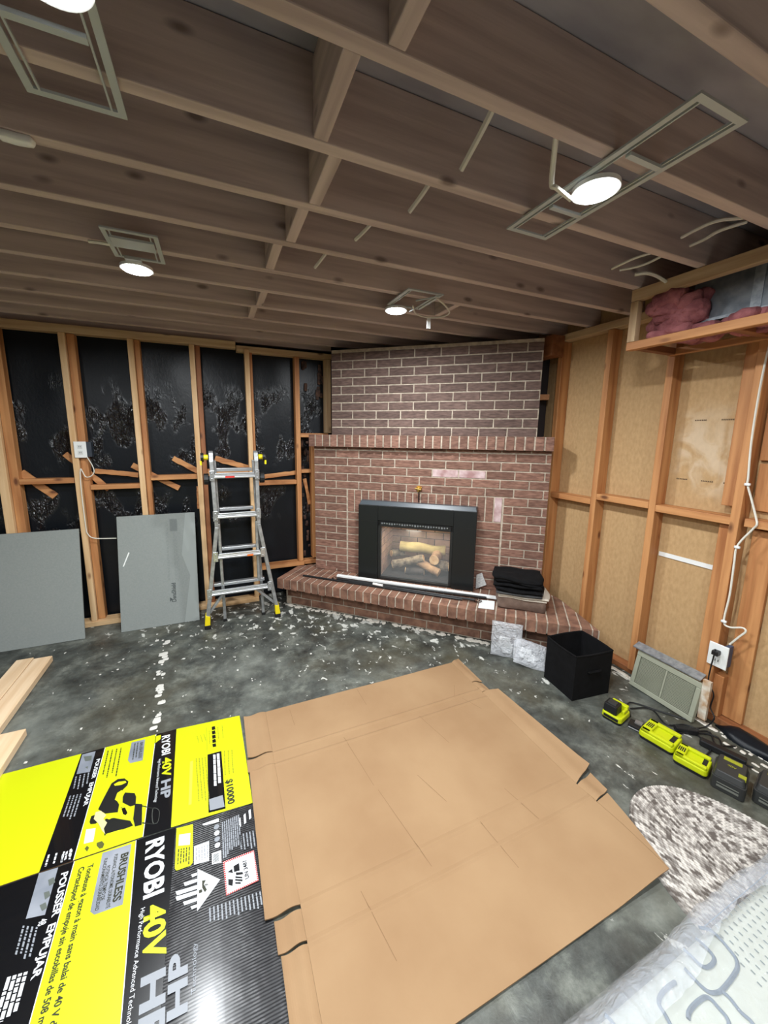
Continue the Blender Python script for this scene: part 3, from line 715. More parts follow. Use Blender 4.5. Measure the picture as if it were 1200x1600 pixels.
b.tube(pts, .005, 6); b.build('rim_binding', bn, FAB_BLK)
b = B(); c = cb-e2*1.045+V((0, 0, .17)); b.tube([c-e1*.32, c-e1*.3-e2*.06, c+e1*.3-e2*.06, c+e1*.32], .007, 6); b.build('handle', bn, FAB_BLK)

# ------------------------------------------------------------------ multi-position stepladder
ld = thing('stepladder', 'silver aluminium folding ladder with yellow feet standing against the studs', 'ladder', (.13, 3.03, 0))
yf, yb = 3.03, 3.09
def L(x, y, yy): return at(x, y, 1, yy)
tl, tr = L(330, 722, yf), L(400, 720, yf); kl, kr = L(337, 836, yf), L(410, 832, yf)
fl, fr = at(324, 966, 1, yf), at(433, 948, 1, yf); fl.z = .05; fr.z = .05
zrun = [1.21, .905, .59, .30]
def rail_(pts, nm, wd=.028, th=.062):
    b = B()
    for a, c in zip(pts, pts[1:]): b.beam(a, c, wd, th, (1, 0, 0))
    return b.build(nm, ld, ALU2, bevel=.004)
XL = -.055; XRr = .285
ix0, ix1 = tl.x, tr.x
rail_([V((ix0, yf, 1.30)), V((ix0+.012, yf, .80)), V((fl.x, yf-.01, .05))], 'side_rail')
rail_([V((ix1, yf, 1.30)), V((ix1, yf, .80)), V((fr.x, yf-.01, .05))], 'side_rail')
def inner(x): return x
rail_([V((ix0+.025, yf+.012, .82)), V((ix0+.03, yf+.012, .33))], 'inner_rail', .02, .04)
rail_([V((ix1-.015, yf+.012, .82)), V((ix1-.015, yf+.012, .33))], 'inner_rail', .02, .04)
bl0, bl1 = at(352, 970, 2, .02), at(413, 958, 2, .02)
rail_([V((ix0+.02, yb, 1.30)), V((bl0.x, yb, .02))], 'rear_rail', .024, .03)
rail_([V((ix1-.015, yb, 1.30)), V((bl1.x-.005, yb, .02))], 'rear_rail', .024, .03)
ws = [(ix0, ix1), (ix0+.008, ix1), (ix0-.008, ix1+.02), (-.105, .345)]
for (xa, xb), z in zip(ws, zrun):
    b = B(); b.box(xa+.01, xb-.01, yf-.036, yf+.022, z-.036, z-.012); b.box(xa+.02, xb-.02, yf-.036, yf-.018, z-.012, z+.002); b.tube([V((xa, yf-.03, z-.03)), V((xb, yf-.03, z-.03))], .011, 8)
    b.build('rung', ld, ALU, bevel=.003)
    b = B(); b.box(xa+.03, xb-.03, yb-.02, yb+.025, z+.005, z+.03); b.build('rear_rung', ld, ALU, bevel=.003)
    for x in (xa, xb):
        b = B(); b.box(x-.017, x+.017, yf-.042, yf-.03, z-.055, z+.02)
        for dz in (-.04, .0): b.disc((x, yf-.044, z+dz), .006, (0, 1, 0), .006, 10)
        b.build('rung_bracket', ld, ALU, bevel=.002)
b = B(); b.use(RED); b.box(ix0+.09, ix0+.155, yf-.0435, yf-.0415, zrun[0]-.035, zrun[0]-.022); b.build('red_sticker', ld)
b = B(); b.use(ORANGE); b.box(ix0+.22, ix0+.265, yf-.0435, yf-.0415, zrun[2]-.035, zrun[2]-.022); b.build('orange_sticker', ld)
for sx, f, k in ((-1, fl, V((.0, yf-.01, .285))), (1, fr, V((.235, yf-.01, .275)))):
    b = B(); b.beam(V((k.x+(.0 if sx < 0 else .0), yf-.005, .27)), V((f.x-sx*.02, yf-.01, .12)), .02, .02); b.build('brace', ld, ALU2, bevel=.003)
for f in (fl, fr):
    sx = -1 if f is fl else 1
    b = B(); b.use(YEL).hexa([V((f.x-.02, yf-.045, .03)), V((f.x+.02, yf-.045, .03)), V((f.x+.02, yf+.025, .03)), V((f.x-.02, yf+.025, .03)), V((f.x-.017-sx*.006, yf-.043, .115)), V((f.x+.017-sx*.006, yf-.043, .10)), V((f.x+.017-sx*.006, yf+.02, .115)), V((f.x-.017-sx*.006, yf+.02, .115))]); b.build('yellow_foot', ld, bevel=.004)
    b = B(); b.box(f.x-.022, f.x+.022, yf-.048, yf+.028, .001, .032); b.build('rubber_pad', ld, RUB, bevel=.004)
for c in (bl0.x, bl1.x-.005):
    b = B(); b.box(c-.014, c+.014, yb-.018, yb+.018, .001, .022); b.build('rear_pad', ld, RUB, bevel=.003)
for x, sx in ((ix0, -1), (ix1, 1)):
    b = B(); b.disc((x, yf+.03, 1.335), .038, (1, 0, 0), .03, 20); b.beam((x, yf, 1.28), (x, yf+.01, 1.33), .03, .05, (1, 0, 0)); b.beam((x, yb, 1.27), (x, yf+.04, 1.33), .026, .045, (1, 0, 0)); b.build('hinge', ld, ALU2, bevel=.003)
    b = B(); b.use(YEL).disc((x+sx*.035, yf+.02, 1.325), .02, (1, 0, 0), .03, 12); b.use(BLK).disc((x+sx*.06, yf+.02, 1.325), .034, (1, 0, 0), .02, 12); b.use(YEL).box(x+sx*.07-.006, x+sx*.07+.006, yf-.01, yf+.03, 1.27, 1.30); b.build('hinge_knob', ld)
    b = B(); b.disc((x+sx*.04, yf+.01, 1.165), .042, (1, 0, 0), .035, 14); b.disc((x+sx*.022, yf+.01, 1.165), .02, (1, 0, 0), .03, 12); b.use(BLK); b.build('lock_knob', ld, BLK, bevel=.003)

# ------------------------------------------------------------------ grey tile-backer panels
def panel(name, lab, bl, br, ztop, xtl, xtr, ytop, th=.013):
    t = thing(name, lab, 'panel', ((bl[0]+br[0])/2, bl[1], 0)); b = B()
    q = [V((bl[0], bl[1], .002)), V((br[0], br[1], .002)), V((xtr, ytop, ztop)), V((xtl, ytop, ztop-.0))]
    b.prism(q, V((0, -th, 0))); b.build('board', t, GREYB, bevel=.001)
    return t, q
pt, q = panel('backer_panel', 'plain grey gypsum panel leaning at the far left edge', (-1.75, 3.19), (-.96, 3.19), .79, -1.75, -.97, 3.36)
pt, q = panel('backer_panel', 'grey gypsum panel with printed lettering leaning left of the ladder', (-.735, 3.19), (-.195, 3.19), .862, -.728, -.205, 3.36)
nrm = (q[1]-q[0]).cross(q[3]-q[0]).normalized()
if nrm.y > 0: nrm = -nrm
def PP(a, e, l=.0008): return q[0]+(q[1]-q[0])*a+(q[3]-q[0])*e+V((0, -.013, 0))+nrm*l
b = B(); b.poly([PP(.80, 0), PP(.998, 0), PP(.998, 1), PP(.87, 1), PP(.80, .62), PP(.90, .42)]); b.build('pale_band', pt, GREYB2)
letters('DensShield', PP(.70, .20, .0015), PP(.70, .37, .0015), -(q[1]-q[0]), .03, pt, GREYINK, bold=.02)
b = B(); b.poly([PP(.62, .205, .0015), PP(.655, .225, .0015), PP(.62, .245, .0015)]); b.build('triangle_mark', pt, GREYINK)
b = B(); random.seed(8)
for c, (e0, e1) in ((.61, (.40, .92)), (.625, (.40, .9)), (.70, (.38, .80)), (.715, (.40, .8)), (.735, (.38, .8)), (.755, (.4, .62))):
    e = e0; b = B()
    while e < e1:
        l = random.uniform(.01, .03); b.poly([PP(c, e, .0015), PP(c+.006, e, .0015), PP(c+.006, e+l, .0015), PP(c, e+l, .0015)]); e += l+.012
    b.build('faint_print', pt, mat('faint_grey_ink', (126, 132, 130), .8))
b = B(); x = .66
for k in range(14):
    b.poly([PP(x, .84, .0015), PP(x+.003, .84, .0015), PP(x+.003, .95, .0015), PP(x, .95, .0015)]); x += .007
b.build('barcode', pt, mat('bar_grey_ink', (96, 102, 102), .8))
b = B(); b.poly([PP(.05, .565, .001), PP(.065, .565, .001), PP(.14, .68, .001), PP(.125, .685, .001)]); b.build('scratch', pt, WHT)

# ------------------------------------------------------------------ lumber on the floor, left
for x0, x1, ya, yb_, lab in ((-1.262, -1.172, 1.2, 2.945, 'pale board farthest left on the floor, its end by the grey panel'), (-1.168, -1.068, 1.1, 2.925, 'pale board lying second from the left on the floor'), (-1.055, -.945, .9, 2.20, 'shorter pale board nearest the yellow carton')):
    b = B(); b.box(x0, x1, ya, yb_, .001, .04); tag(b.build('lumber_board', m=wood('pale', 1), bevel=.004), lab, 'board', 'pale boards on the floor')

# ------------------------------------------------------------------ outlets and cables
def tubes(b, pts, r=.0035, n=6):
    out = []
    P = [V(p) for p in pts]; P = [P[0]*2-P[1]]+P+[P[-1]*2-P[-2]]
    for i in range(1, len(P)-2):
        for k in range(6):
            t = k/6; a, c, d, e = P[i-1], P[i], P[i+1], P[i+2]
            out.append(.5*((2*c)+(d-a)*t+(2*a-5*c+4*d-e)*t*t+(3*c-a-3*d+e)*t**3))
    out.append(P[-2]); b.tube(out, r, n); return b
o = thing('power_outlet', 'white duplex outlet on the pale stud of the left wall', 'outlet', (-.905, D-.01, 1.375))
b = B(); b.box(-.945, -.87, D-.012, D-.006, 1.315, 1.432); b.build('cover_plate', o, WHT, bevel=.003)
b = B(); b.box(-.89, -.842, D-.004, D+.05, 1.32, 1.43)
b.build('junction_box', o, mat('blue_grey_box', (44, 52, 62), .5), bevel=.003)
for z in (1.395, 1.352):
    b = B(); b.use(mat('outlet_face', (210, 212, 210), .4)).box(-.922, -.893, D-.0145, D-.012, z-.014, z+.014); b.use(BLK)
    for dx in (-.006, .004): b.box(-.908+dx, -.9055+dx, D-.0155, D-.0145, z-.004, z+.006)
    b.build('receptacle', o)
b = B(); tubes(b, [at(x, y, 1, D-.01) for x, y in ((136, 714), (144, 727), (147, 737), (142, 744), (134, 745), (129, 737), (126, 733), (125.5, 745), (128, 775), (134, 822), (137, 834), (148, 841), (182, 841))], .0035)
tag(b.build('electrical_cable', m=CABLE), 'white cable dropping from the left outlet to behind the printed panel', 'cable')
o = thing('power_outlet', 'white outlet plate on the right wall with a black plug in it', 'outlet', (XR-.01, .955, .39))
b = B(); c = [at(1111, 996, 0, XR-.012), at(1138.5, 1005, 0, XR-.012), at(1133, 1041, 0, XR-.012), at(1106, 1029, 0, XR-.012)]
b.box(XR-.012, XR-.004, .912, .995, .325, .45); b.build('cover_plate', o, WHT, bevel=.003)
b = B(); b.box(XR-.004, XR+.05, .92, .938, .33, .445); b.build('junction_box', o, mat('blue_box', (70, 84, 110), .5))
b = B(); b.use(mat('outlet_face', (210, 212, 210))).box(XR-.0145, XR-.012, .938, .97, .345, .375); b.use(BLK).box(XR-.0155, XR-.0145, .945, .948, .355, .368); b.box(XR-.0155, XR-.0145, .958, .961, .355, .368); b.build('receptacle', o)
o = thing('plug_and_cord', 'black plug in the right outlet with its cord hanging to the floor', 'plug', (XR-.03, .955, .4))
b = B(); b.box(XR-.045, XR-.0125, .94, .968, .395, .42); b.build('plug', o, BLK, bevel=.004)
b = B(); tubes(b, [at(1118, 1015, 0, XR-.04), at(1114, 1030, 0, XR-.04), at(1110, 1045, 0, XR-.03), at(1107, 1065, 0, XR-.03), at(1115, 1085, 0, XR-.03), at(1110, 1105, 0, XR-.03), at(1116, 1122, 0, XR-.05), V((2.30, .93, .006)), V((2.20, .95, .006))], .0035); b.build('cord', o, BLK)
b = B(); tubes(b, [V((XR+.02, .955, H-.06)), at(1197, 560, 0, XR+.0), at(1184, 625, 0, XR), at(1174, 690, 0, XR), at(1169, 745, 0, XR-.004), at(1168, 757, 0, XR-.004), at(1174, 780, 0, XR+.0), at(1181, 808, 0, XR+.0), V((XR-.006, .895, 1.10)), at(1175, 828, 0, XR), at(1152, 853, 0, XR-.004), at(1147, 880, 0, XR-.004), at(1140, 930, 0, XR-.004), at(1131, 970, 0, XR-.004), at(1140, 980, 0, XR-.004), at(1160, 981, 0, XR-.006), at(1165, 987, 0, XR-.006), at(1155, 995, 0, XR-.006), at(1140, 1007, 0, XR-.004)], .0045)
tag(b.build('electrical_cable', m=CABLE), 'white cable stapled down the right wall to the outlet', 'cable')
for (x, y), lab in (((1168, 757), 'cable staple higher on the right hand cable'), ((1152, 855), 'cable staple just below the block on the right hand cable'), ((1131, 971), 'cable staple just above the right outlet')):
    p = at(x, y, 0, XR-.008); b = B(); b.soft(p, .006, .011, .006, .2, n=2); tag(b.build('cable_staple', m=WHT), lab, 'staple', 'cable staples')
def wire(lab, pts, r=.006, z=H-.004, m=CABLE, dz=None, name='cut_cable'):
    b = B(); P = [at(x, y, 2, z) for x, y in pts]
    if dz:
        for p, d in zip(P, dz): p.z += d
    tubes(b, P, r); return tag(b.build(name, m=m), lab, 'cable')
GW = mat('grey_cable', (206, 202, 194), .6)
wire('longest cut white cable end hanging below the joists near centre', [(776, 171), (757, 197), (722, 245)], .008, H+.01, GW, [0.02, .0, -.03])
wire('cut cable end over the mantel, second in the diagonal row', [(677, 288), (660, 303), (640, 320)], .0075, H+.01, GW, [0.02, .0, -.02])
wire('cut cable end, third in the diagonal row toward the wall', [(586, 352), (570, 360), (555, 370)], .007, H+.01, GW, [0.02, .0, -.01])
wire('cut cable end, farthest in the diagonal row toward the wall', [(515, 396), (503, 404), (492, 414)], .007, H+.01, GW, [0.02, .0, -.01])
wire('drooping white cable stub left of the brightest light', [(870, 212), (866, 240), (864, 262), (872, 262), (895, 275)], .007, H, CABLE, [.03, 0, -.04, -.05, -.06])
wire('outer of two grey cables near the right edge above the soffit', [(1162, 340), (1120, 345), (1085, 360), (1065, 371)], .006, H+.01, GW)
wire('inner of two grey cables near the right edge above the soffit', [(1168, 346), (1125, 360), (1100, 374), (1078, 384)], .006, H+.01, GW)
wire('thin upper cable left of the soffit corner', [(1021, 394), (990, 404), (956, 420)], .005, H+.01, CABLE)
wire('thin lower cable left of the soffit corner', [(1036, 399), (1012, 411), (990, 418), (968, 422)], .005, H+.01, CABLE)
b = B(); tubes(b, [at(992, 429, 2, H-.002), at(1013, 427, 2, H-.002), at(1036, 437, 2, H-.01), V((2.16, 1.24, 2.19)), V((2.17, 1.27, 2.10)), V((2.20, 1.22, 2.04))], .0075); tag(b.build('electrical_cable', m=CABLE), 'thick white cable curling into the pink insulation of the soffit', 'cable')
b = B(); p = at(22, 214, 2, H-.01); b.soft(p, .035, .012, .01, .5, .008, 20, n=6); tag(b.build('plastic_scrap', m=WHT), 'scrap of white plastic stapled to a joist at the left edge', 'scrap')

# ------------------------------------------------------------------ soffit framing, duct, insulation
XS = 1.98
b = B(); b.box(XS, XS+.038, -.6, 1.375, H-.058, H-.002); tag(b.build('soffit_rail', m=wood('grey', 1), bevel=.003), 'upper rail of the soffit frame under the joists', 'soffit rail')
b = B(); b.box(XS, XS+.038, 1.337, 1.375, 1.985, H-.06); tag(b.build('soffit_post', m=wood('grey', 2), bevel=.003), 'short post at the left end of the soffit frame', 'soffit post')
b = B(); b.box(XS, XS+.04, -.6, 1.375, 1.945, 1.984); tag(b.build('soffit_rail', m=wood('old', 1), bevel=.003), 'bright orange lower front rail of the soffit frame', 'soffit rail')
b = B(); b.box(XR-.04, XR-.001, -.6, 1.375, 1.95, 1.984); tag(b.build('soffit_rail', m=wood('old', 1), bevel=.003), 'lower rear rail of the soffit fixed to the studs', 'soffit rail')
b = B(); b.box(XS+.041, XR-.041, 1.33, 1.368, 1.95, 1.984); tag(b.build('soffit_crosspiece', m=wood('dark', 0), bevel=.003), 'crosspiece closing the left end of the soffit underside', 'crosspiece')
b = B(); b.box(XS+.041, XR-.041, .93, .965, 1.95, 1.984); tag(b.build('soffit_crosspiece', m=wood('dark', 0), bevel=.003), 'crosspiece under the soffit near the right edge', 'crosspiece')
t = thing('air_duct', 'galvanised metal air duct running inside the soffit', 'duct', (2.2, .6, 2.02))
b = B(); b.box(2.10, 2.33, -.6, 1.16, 2.035, 2.225); b.build('duct_body', t, mat('duct_metal', (150, 158, 164), .38, (118, 126, 134), 18, metal=.75), bevel=.004)
b = B(); b.box(2.095, 2.10, .905, .94, 2.03, 2.228); b.build('drive_cleat', t, GALV)
b = B(); b.box(2.09, 2.10, -.6, 1.16, 2.028, 2.04); b.build('bottom_flange', t, GALV)
b = B(); random.seed(12)
for k in range(100):
    y = random.uniform(.55, 1.30) if k % 2 else random.uniform(1.13, 1.29); x = random.uniform(2.03, 2.28); z = 2.0+random.uniform(-.02, .03)
    if y > 1.12: z += random.uniform(0, .15)
    r = random.uniform(.03, .055)
    if y < 1.12: z = min(z, 2.0); r = min(r, .035)
    b.soft((x, y, z), r*1.2, r*1.3, r*.8, .7, r*.5, 18, seed=k, n=4)
tag(b.build('insulation_batt', m=FIBER), 'pink fibreglass insulation stuffed around the duct', 'insulation', kind='stuff')

# ------------------------------------------------------------------ recessed lights with mounting frames
LM = emis('led_lens', (.95, .98, 1, 1), 26)
labels = ['brightest recessed light at right, in a long metal frame', 'recessed light at left above the black sheeted wall', 'recessed light above the mantel with a hanging wire loop', 'recessed light cut by the top left edge of the photo']
def frame(b, x0, x1, y0, y1, z, wd=.016):
    for (a0, a1, c0, c1) in ((x0, x1, y0, y0+wd), (x0, x1, y1-wd, y1), (x0, x0+wd, y0+wd, y1-wd), (x1-wd, x1, y0+wd, y1-wd)): b.box(a0, a1, c0, c1, z+.008, z+.014)
def rails(b, x0, x1, y0, y1, z):
    for x in (x0+.024, x1-.03): b.box(x, x+.004, y0+.016, y1-.016, z+.008, z+.014)
fr = [(.99, 1.175, .585, 1.172), (-.345, -.16, 1.75, 2.0), (.93, 1.14, 1.80, 2.06), (-.335, -.15, .60, 1.165)]
for i, (x, y) in enumerate(LIGHTS):
    li = bpy.data.lights.new('lamp', 'AREA'); li.shape = 'DISK'; li.size = .11; li.energy = LAMP_W; li.color = LAMP_COL; li.spread = math.radians(176)
    lo = bpy.data.objects.new('led_and_fill_light', li); COL.objects.link(lo); lo.location = (x, y, H-.036)
    if i > 3: continue
    t = thing('recessed_light', labels[i], 'light', (x, y, H))
    lo.parent = t; lo.matrix_parent_inverse = Matrix.Translation(-V((x, y, H)))
    b = B(); b.disc((x, y, H-.030), .054, (0, 0, 1), .004, 32); b.build('lens', t, LM)
    b = B(); b.disc((x, y, H-.022), .064, (0, 0, 1), .012, 32); b.build('trim_ring', t, WHT)
    b = B(); x0, x1, y0, y1 = fr[i]; frame(b, x0, x1, y0, y1, H-.02); rails(b, x0, x1, y0, y1, H-.02)
    if i in (0, 3): b.box(x0+.03, x1-.03, y-.13, y-.115, H-.02, H-.012); b.box(x0+.03, x1-.03, y+.115, y+.13, H-.02, H-.012)
    if i == 1: b.box(x0+.02, x1-.02, y0+.05, y0+.13, H-.02, H-.012); b.box(x-.03, x+.03, 1.98, 2.06, H-.02, H-.01)
    if i == 2: b.tube([at(650, 470, 2, H-.03), at(690, 462, 2, H-.03)], .004); b.tube([at(640, 487, 2, H-.03), at(682, 462, 2, H-.03)], .004)
    b.build('mounting_frame', t, FRAMEM)
b = B(); tubes(b, [at(x_, y_, 2, H-.03) for x_, y_ in ((645, 478), (650, 490), (668, 496), (690, 495), (702, 489), (696, 478), (683, 466))], .0045); tag(b.build('wire_loop', m=CABLE), 'white wire loop hanging beside the light over the mantel', 'wire')
b = B(); p = at(670, 500, 2, H-.04); b.box(p.x-.012, p.x+.012, p.y-.002, p.y+.002, p.z-.05, p.z+.01); tag(b.build('wire_tag', m=WHT), 'small white tag dangling from the wire loop', 'tag')
b = B(); tubes(b, [at(x_, y_, 2, H-.012) for x_, y_ in ((138, 377), (155, 379), (172, 382))], .006); tag(b.build('cut_cable', m=CABLE), 'short white cable left of the left recessed light', 'cable')

# ------------------------------------------------------------------ floor register and clutter along the right wall
t = thing('floor_register', 'grey metal heat register leaning at the foot of the right wall', 'vent', (2.29, 1.14, 0))
GREG = mat('register_grey', (150, 152, 134), .5)
a = V((2.275, 1.315, .005)); c = V((2.262, .975, .005)); up = V((.05, 0, .215)); sd = c-a; out = sd.cross(up).normalized()
if out.x > 0: out = -out
def RG(s, e, o_=0): return a+sd*s+up*e+out*o_
def rbox(b, s0, s1, e0, e1, o0, o1): b.hexa([RG(s0, e0, o0), RG(s1, e0, o0), RG(s1, e0, o1), RG(s0, e0, o1), RG(s0, e1, o0), RG(s1, e1, o0), RG(s1, e1, o1), RG(s0, e1, o1)])
b = B(); rbox(b, 0, 1, 0, .12, -.02, .008); rbox(b, 0, 1, .86, 1, -.02, .008); rbox(b, 0, .07, .12, .86, -.02, .008); rbox(b, .93, 1, .12, .86, -.02, .008); rbox(b, .485, .515, .12, .86, -.01, .006); b.build('register_frame', t, GREG, bevel=.003)
b = B(); rbox(b, .06, .94, .1, .88, -.018, -.012); b.build('register_back', t, mat('register_dark', (86, 88, 76), .8))
b = B()
for s0, s1 in ((.08, .48), (.52, .92)):
    for k in range(20): e = .14+k*.036; rbox(b, s0, s1, e, e+.018, -.008, .003)
b.build('louvers', t, GREG)
b = B(); b.prism([V((2.305, 1.34, .232)), V((2.30, .985, .232)), V((2.35, .985, .25)), V((2.355, 1.34, .25))], .006); tag(b.build('metal_flashing', m=GALV), 'grey metal strip resting on top of the floor register', 'strip')
b = B(); b.box(2.30, 2.318, .94, .975, .03, .25); tag(b.build('trim_offcut', m=mat('chipped_white', (220, 214, 200), .8, (180, 140, 100), 20)), 'chipped white trim offcut standing right of the register', 'offcut')
# crumbs line
b = B(); random.seed(33)
for k in range(170):
    y = random.uniform(.35, 1.62); x = 2.36+(y-1)*.02+random.gauss(-.02, .006)-.015
    r = random.uniform(.002, .006) if random.random() < .9 else random.uniform(.008, .016)
    b.soft((x, y, .002), r, r*2.2, .003, .6, .002, 60, seed=k, n=1)
for k in range(14): b.soft((random.uniform(2.16, 2.30), random.uniform(.5, .85), .002), random.uniform(.004, .012), random.uniform(.004, .016), .003, .6, .002, 60, seed=k, n=1)
tag(b.build('plaster_crumbs', m=mat('plaster', (214, 208, 196), .95)), 'line of white plaster crumbs along the foot of the right wall', 'crumbs', kind='stuff')
b = B(); n = 40; g = []
for i in range(n+1):
    y = -.2+i/n*1.12; row = []
    for k in range(9):
        th = math.pi*k/8; r = .055+.02*noise.noise(V((y*7, k*.5, 2)))
        if y > .85: r *= max(.1, (.92-y)/.07)
        row.append(b.bm.verts.new((2.362-math.cos(th)*r*.9+.01*noise.noise(V((y*9, 0, 0))), y, max(.003, math.sin(th)*r*.9))))
    g.append(row)
for i in range(n):
    for k in range(8): b.face([g[i][k], g[i+1][k], g[i+1][k+1], g[i][k+1]]).smooth = True
tag(b.build('plastic_roll', m=PLASTIC), 'rumpled roll of black plastic along the foot of the right wall', 'plastic')

# rounded slab with a stepped top: charger bodies
def rslab(b, c, hx, hy, z0, z1, rot, r=.02, top=1.0, n=4):
    pts = []; R = Matrix.Rotation(rot, 3, 'Z')
    for (sx, sy, a0) in ((1, 1, 0), (-1, 1, 90), (-1, -1, 180), (1, -1, 270)):
        for k in range(n+1):
            a = math.radians(a0+90*k/n); pts.append(((hx-r)*sx+r*math.cos(a), (hy-r)*sy+r*math.sin(a)))
    c = V((c[0], c[1], 0)); lo = [b.bm.verts.new(c+R@V((x, y, z0))) for x, y in pts]; hi = [b.bm.verts.new(c+R@V((x*top, y*top, z1))) for x, y in pts]
    b.face(lo[::-1]); b.face(hi); N_ = len(pts)
    for i in range(N_): b.face([lo[i], lo[(i+1) % N_], hi[(i+1) % N_], hi[i]])
    return b
def loc(c, rot, x, y, z=0): return V((c[0], c[1], z))+Matrix.Rotation(rot, 3, 'Z')@V((x, y, 0))
def lbox(b, c, rot, x0, x1, y0, y1, z0, z1):
    return b.hexa([loc(c, rot, *p) for p in ((x0, y0, z0), (x1, y0, z0), (x1, y1, z0), (x0, y1, z0), (x0, y0, z1), (x1, y0, z1), (x1, y1, z1), (x0, y1, z1))])
def charger(c, hx, hy, rot, lab, var):
    t = thing('battery_charger', lab, 'charger', (c[0], c[1], 0), 'battery chargers on the floor')
    b = B(); rslab(b, c, hx-.004, hy-.004, .001, .016, rot, .016); b.build('base', t, BLK)
    b = B(); rslab(b, c, hx, hy, .014, .042, rot, .018, .96)
    if var != 1:
        lbox(b, c, rot, -hx*.9, hx*.9, -hy*.9, -hy*.55, .04, .056); lbox(b, c, rot, -hx*.9, hx*.9, hy*.55, hy*.9, .04, .056); lbox(b, c, rot, hx*.35, hx*.9, -hy*.9, hy*.9, .04, .056)
    else:
        lbox(b, c, rot, hx*.5, hx*.92, -hy*.8, hy*.8, .04, .07); lbox(b, c, rot, -.01, hx*.6, hy*.55, hy*.85, .04, .062); lbox(b, c, rot, -.01, hx*.6, -hy*.85, -hy*.55, .04, .062)
    b.build('body', t, LIME, bevel=.005)
    b = B()
    if var != 1:
        lbox(b, c, rot, -hx*.80, -hx*.55, -hy*.75, hy*.75, .042, .0435)
        for k in range(4): lbox(b, c, rot, hx*.45+k*.007, hx*.45+.004+k*.007, -hy*.3, hy*.3, .056, .0572)
    else:
        lbox(b, c, rot, -hx*1.0-.001, -hx*.97, -hy*.7, hy*.7, .02, .034)
    b.build('display_panel', t, BLK)
    return t
charger((1.925, 1.162), .062, .050, math.radians(12), 'smallest lime charger with a black battery clipped in', 1)
t = thing('tool_battery', 'black battery clipped into the smallest lime charger', 'battery', (1.915, 1.16, 0))
b = B(); rslab(b, (1.905, 1.17), .036, .034, .043, .088, math.radians(12), .01, .92); b.build('battery_case', t, BLK, bevel=.003)
b = B(); rslab(b, (1.905, 1.17), .02, .022, .088, .094, math.radians(12), .006, .9); b.build('terminal_post', t, BLK2)
t = thing('power_adapter', 'small black and grey adapter between two lime chargers', 'adapter', (1.965, 1.06, 0))
b = B(); rslab(b, (1.955, 1.062), .04, .028, .001, .022, math.radians(-70), .006); b.build('adapter_case', t, BLK, bevel=.002)
b = B(); lbox(b, (1.955, 1.062), math.radians(-70), -.036, .036, -.030, -.027, .006, .010); b.build('grey_edge', t, mat('light_grey', (160, 160, 160), .5))
b = B(); lbox(b, (1.965, 1.062), math.radians(-70), -.02, .012, -.01, .016, .022, .030); b.build('grey_cap', t, mat('mid_grey', (110, 106, 104), .5))
t1 = charger((1.977, .968), .075, .066, math.radians(100), 'large lime charger in the middle of the row by the register', 0)
b = B(); p = loc((1.977, .968), math.radians(100), -.058, .035, .044); b.disc(p, .005, (0, 0, 1), .002, 10); b.build('indicator_light', t1, RED)
charger((1.962, .822), .064, .055, math.radians(105), 'large lime charger beside the biggest black battery', 0)
def battery(c, rot, lab, s=1):
    t = thing('tool_battery', lab, 'battery', (c[0], c[1], 0), 'large black batteries')
    b = B(); rslab(b, c, .072*s, .055*s, .001, .062, rot, .014, 1.02); rslab(b, c, .072*s, .052*s, .062, .088, rot, .012, .86); b.build('battery_case', t, BLK2, bevel=.003)
    b = B(); lbox(b, c, rot, -.074*s, -.0715*s, -.035, .035, .02, .028); lbox(b, c, rot, -.074*s, -.0715*s, -.035, .035, .036, .04); b.build('case_ribs', t, mat('rib_grey', (110, 112, 104), .5))
    b = B(); lbox(b, c, rot, -.045*s, -.022*s, -.049*s, -.046*s+.022, .078, .0895); lbox(b, c, rot, .03*s, .052*s, -.03, .03, .082, .0895); b.build('olive_stripe', t, OLIVE)
    letters('40V', loc(c, rot, -.005, .015, .0895), loc(c, rot, -.005, -.015, .0895), Matrix.Rotation(rot, 3, 'Z')@V((1, 0, 0)), .012, t, OLIVE, 'voltage_mark')
    return t
battery((2.0, .70), math.radians(18), 'biggest black battery with olive stripes beside a lime charger')
battery((2.075, .585), math.radians(14), 'black battery cut off by the right edge of the photo')
b = B(); random.seed(15)
for k, pts in enumerate([[(2.06, 1.17), (2.16, 1.12), (2.12, 1.02), (2.2, .98), (2.24, .93)], [(2.1, .96), (2.2, .93), (2.27, .9), (2.2, .84), (2.28, .8)], [(2.06, .82), (2.15, .84), (2.2, .92), (2.26, .86), (2.16, .78), (2.2, .7)], [(2.0, 1.13), (2.1, 1.2), (2.2, 1.08), (2.25, 1.0)]]):
    tubes(b, [V((x, y, .006+.004*(i % 2))) for i, (x, y) in enumerate(pts)], .004)
tag(b.build('charger_cords', m=BLK), 'tangle of black charger cords on the floor behind the lime chargers', 'cords')
b = B(); b.beam((2.14, .88, .02), (2.19, .72, .02), .035, .03); b.beam((2.12, .98, .015), (2.20, .92, .015), .03, .028); tag(b.build('power_strip', m=BLK, bevel=.005), 'black power brick lying behind the last lime charger', 'power brick')

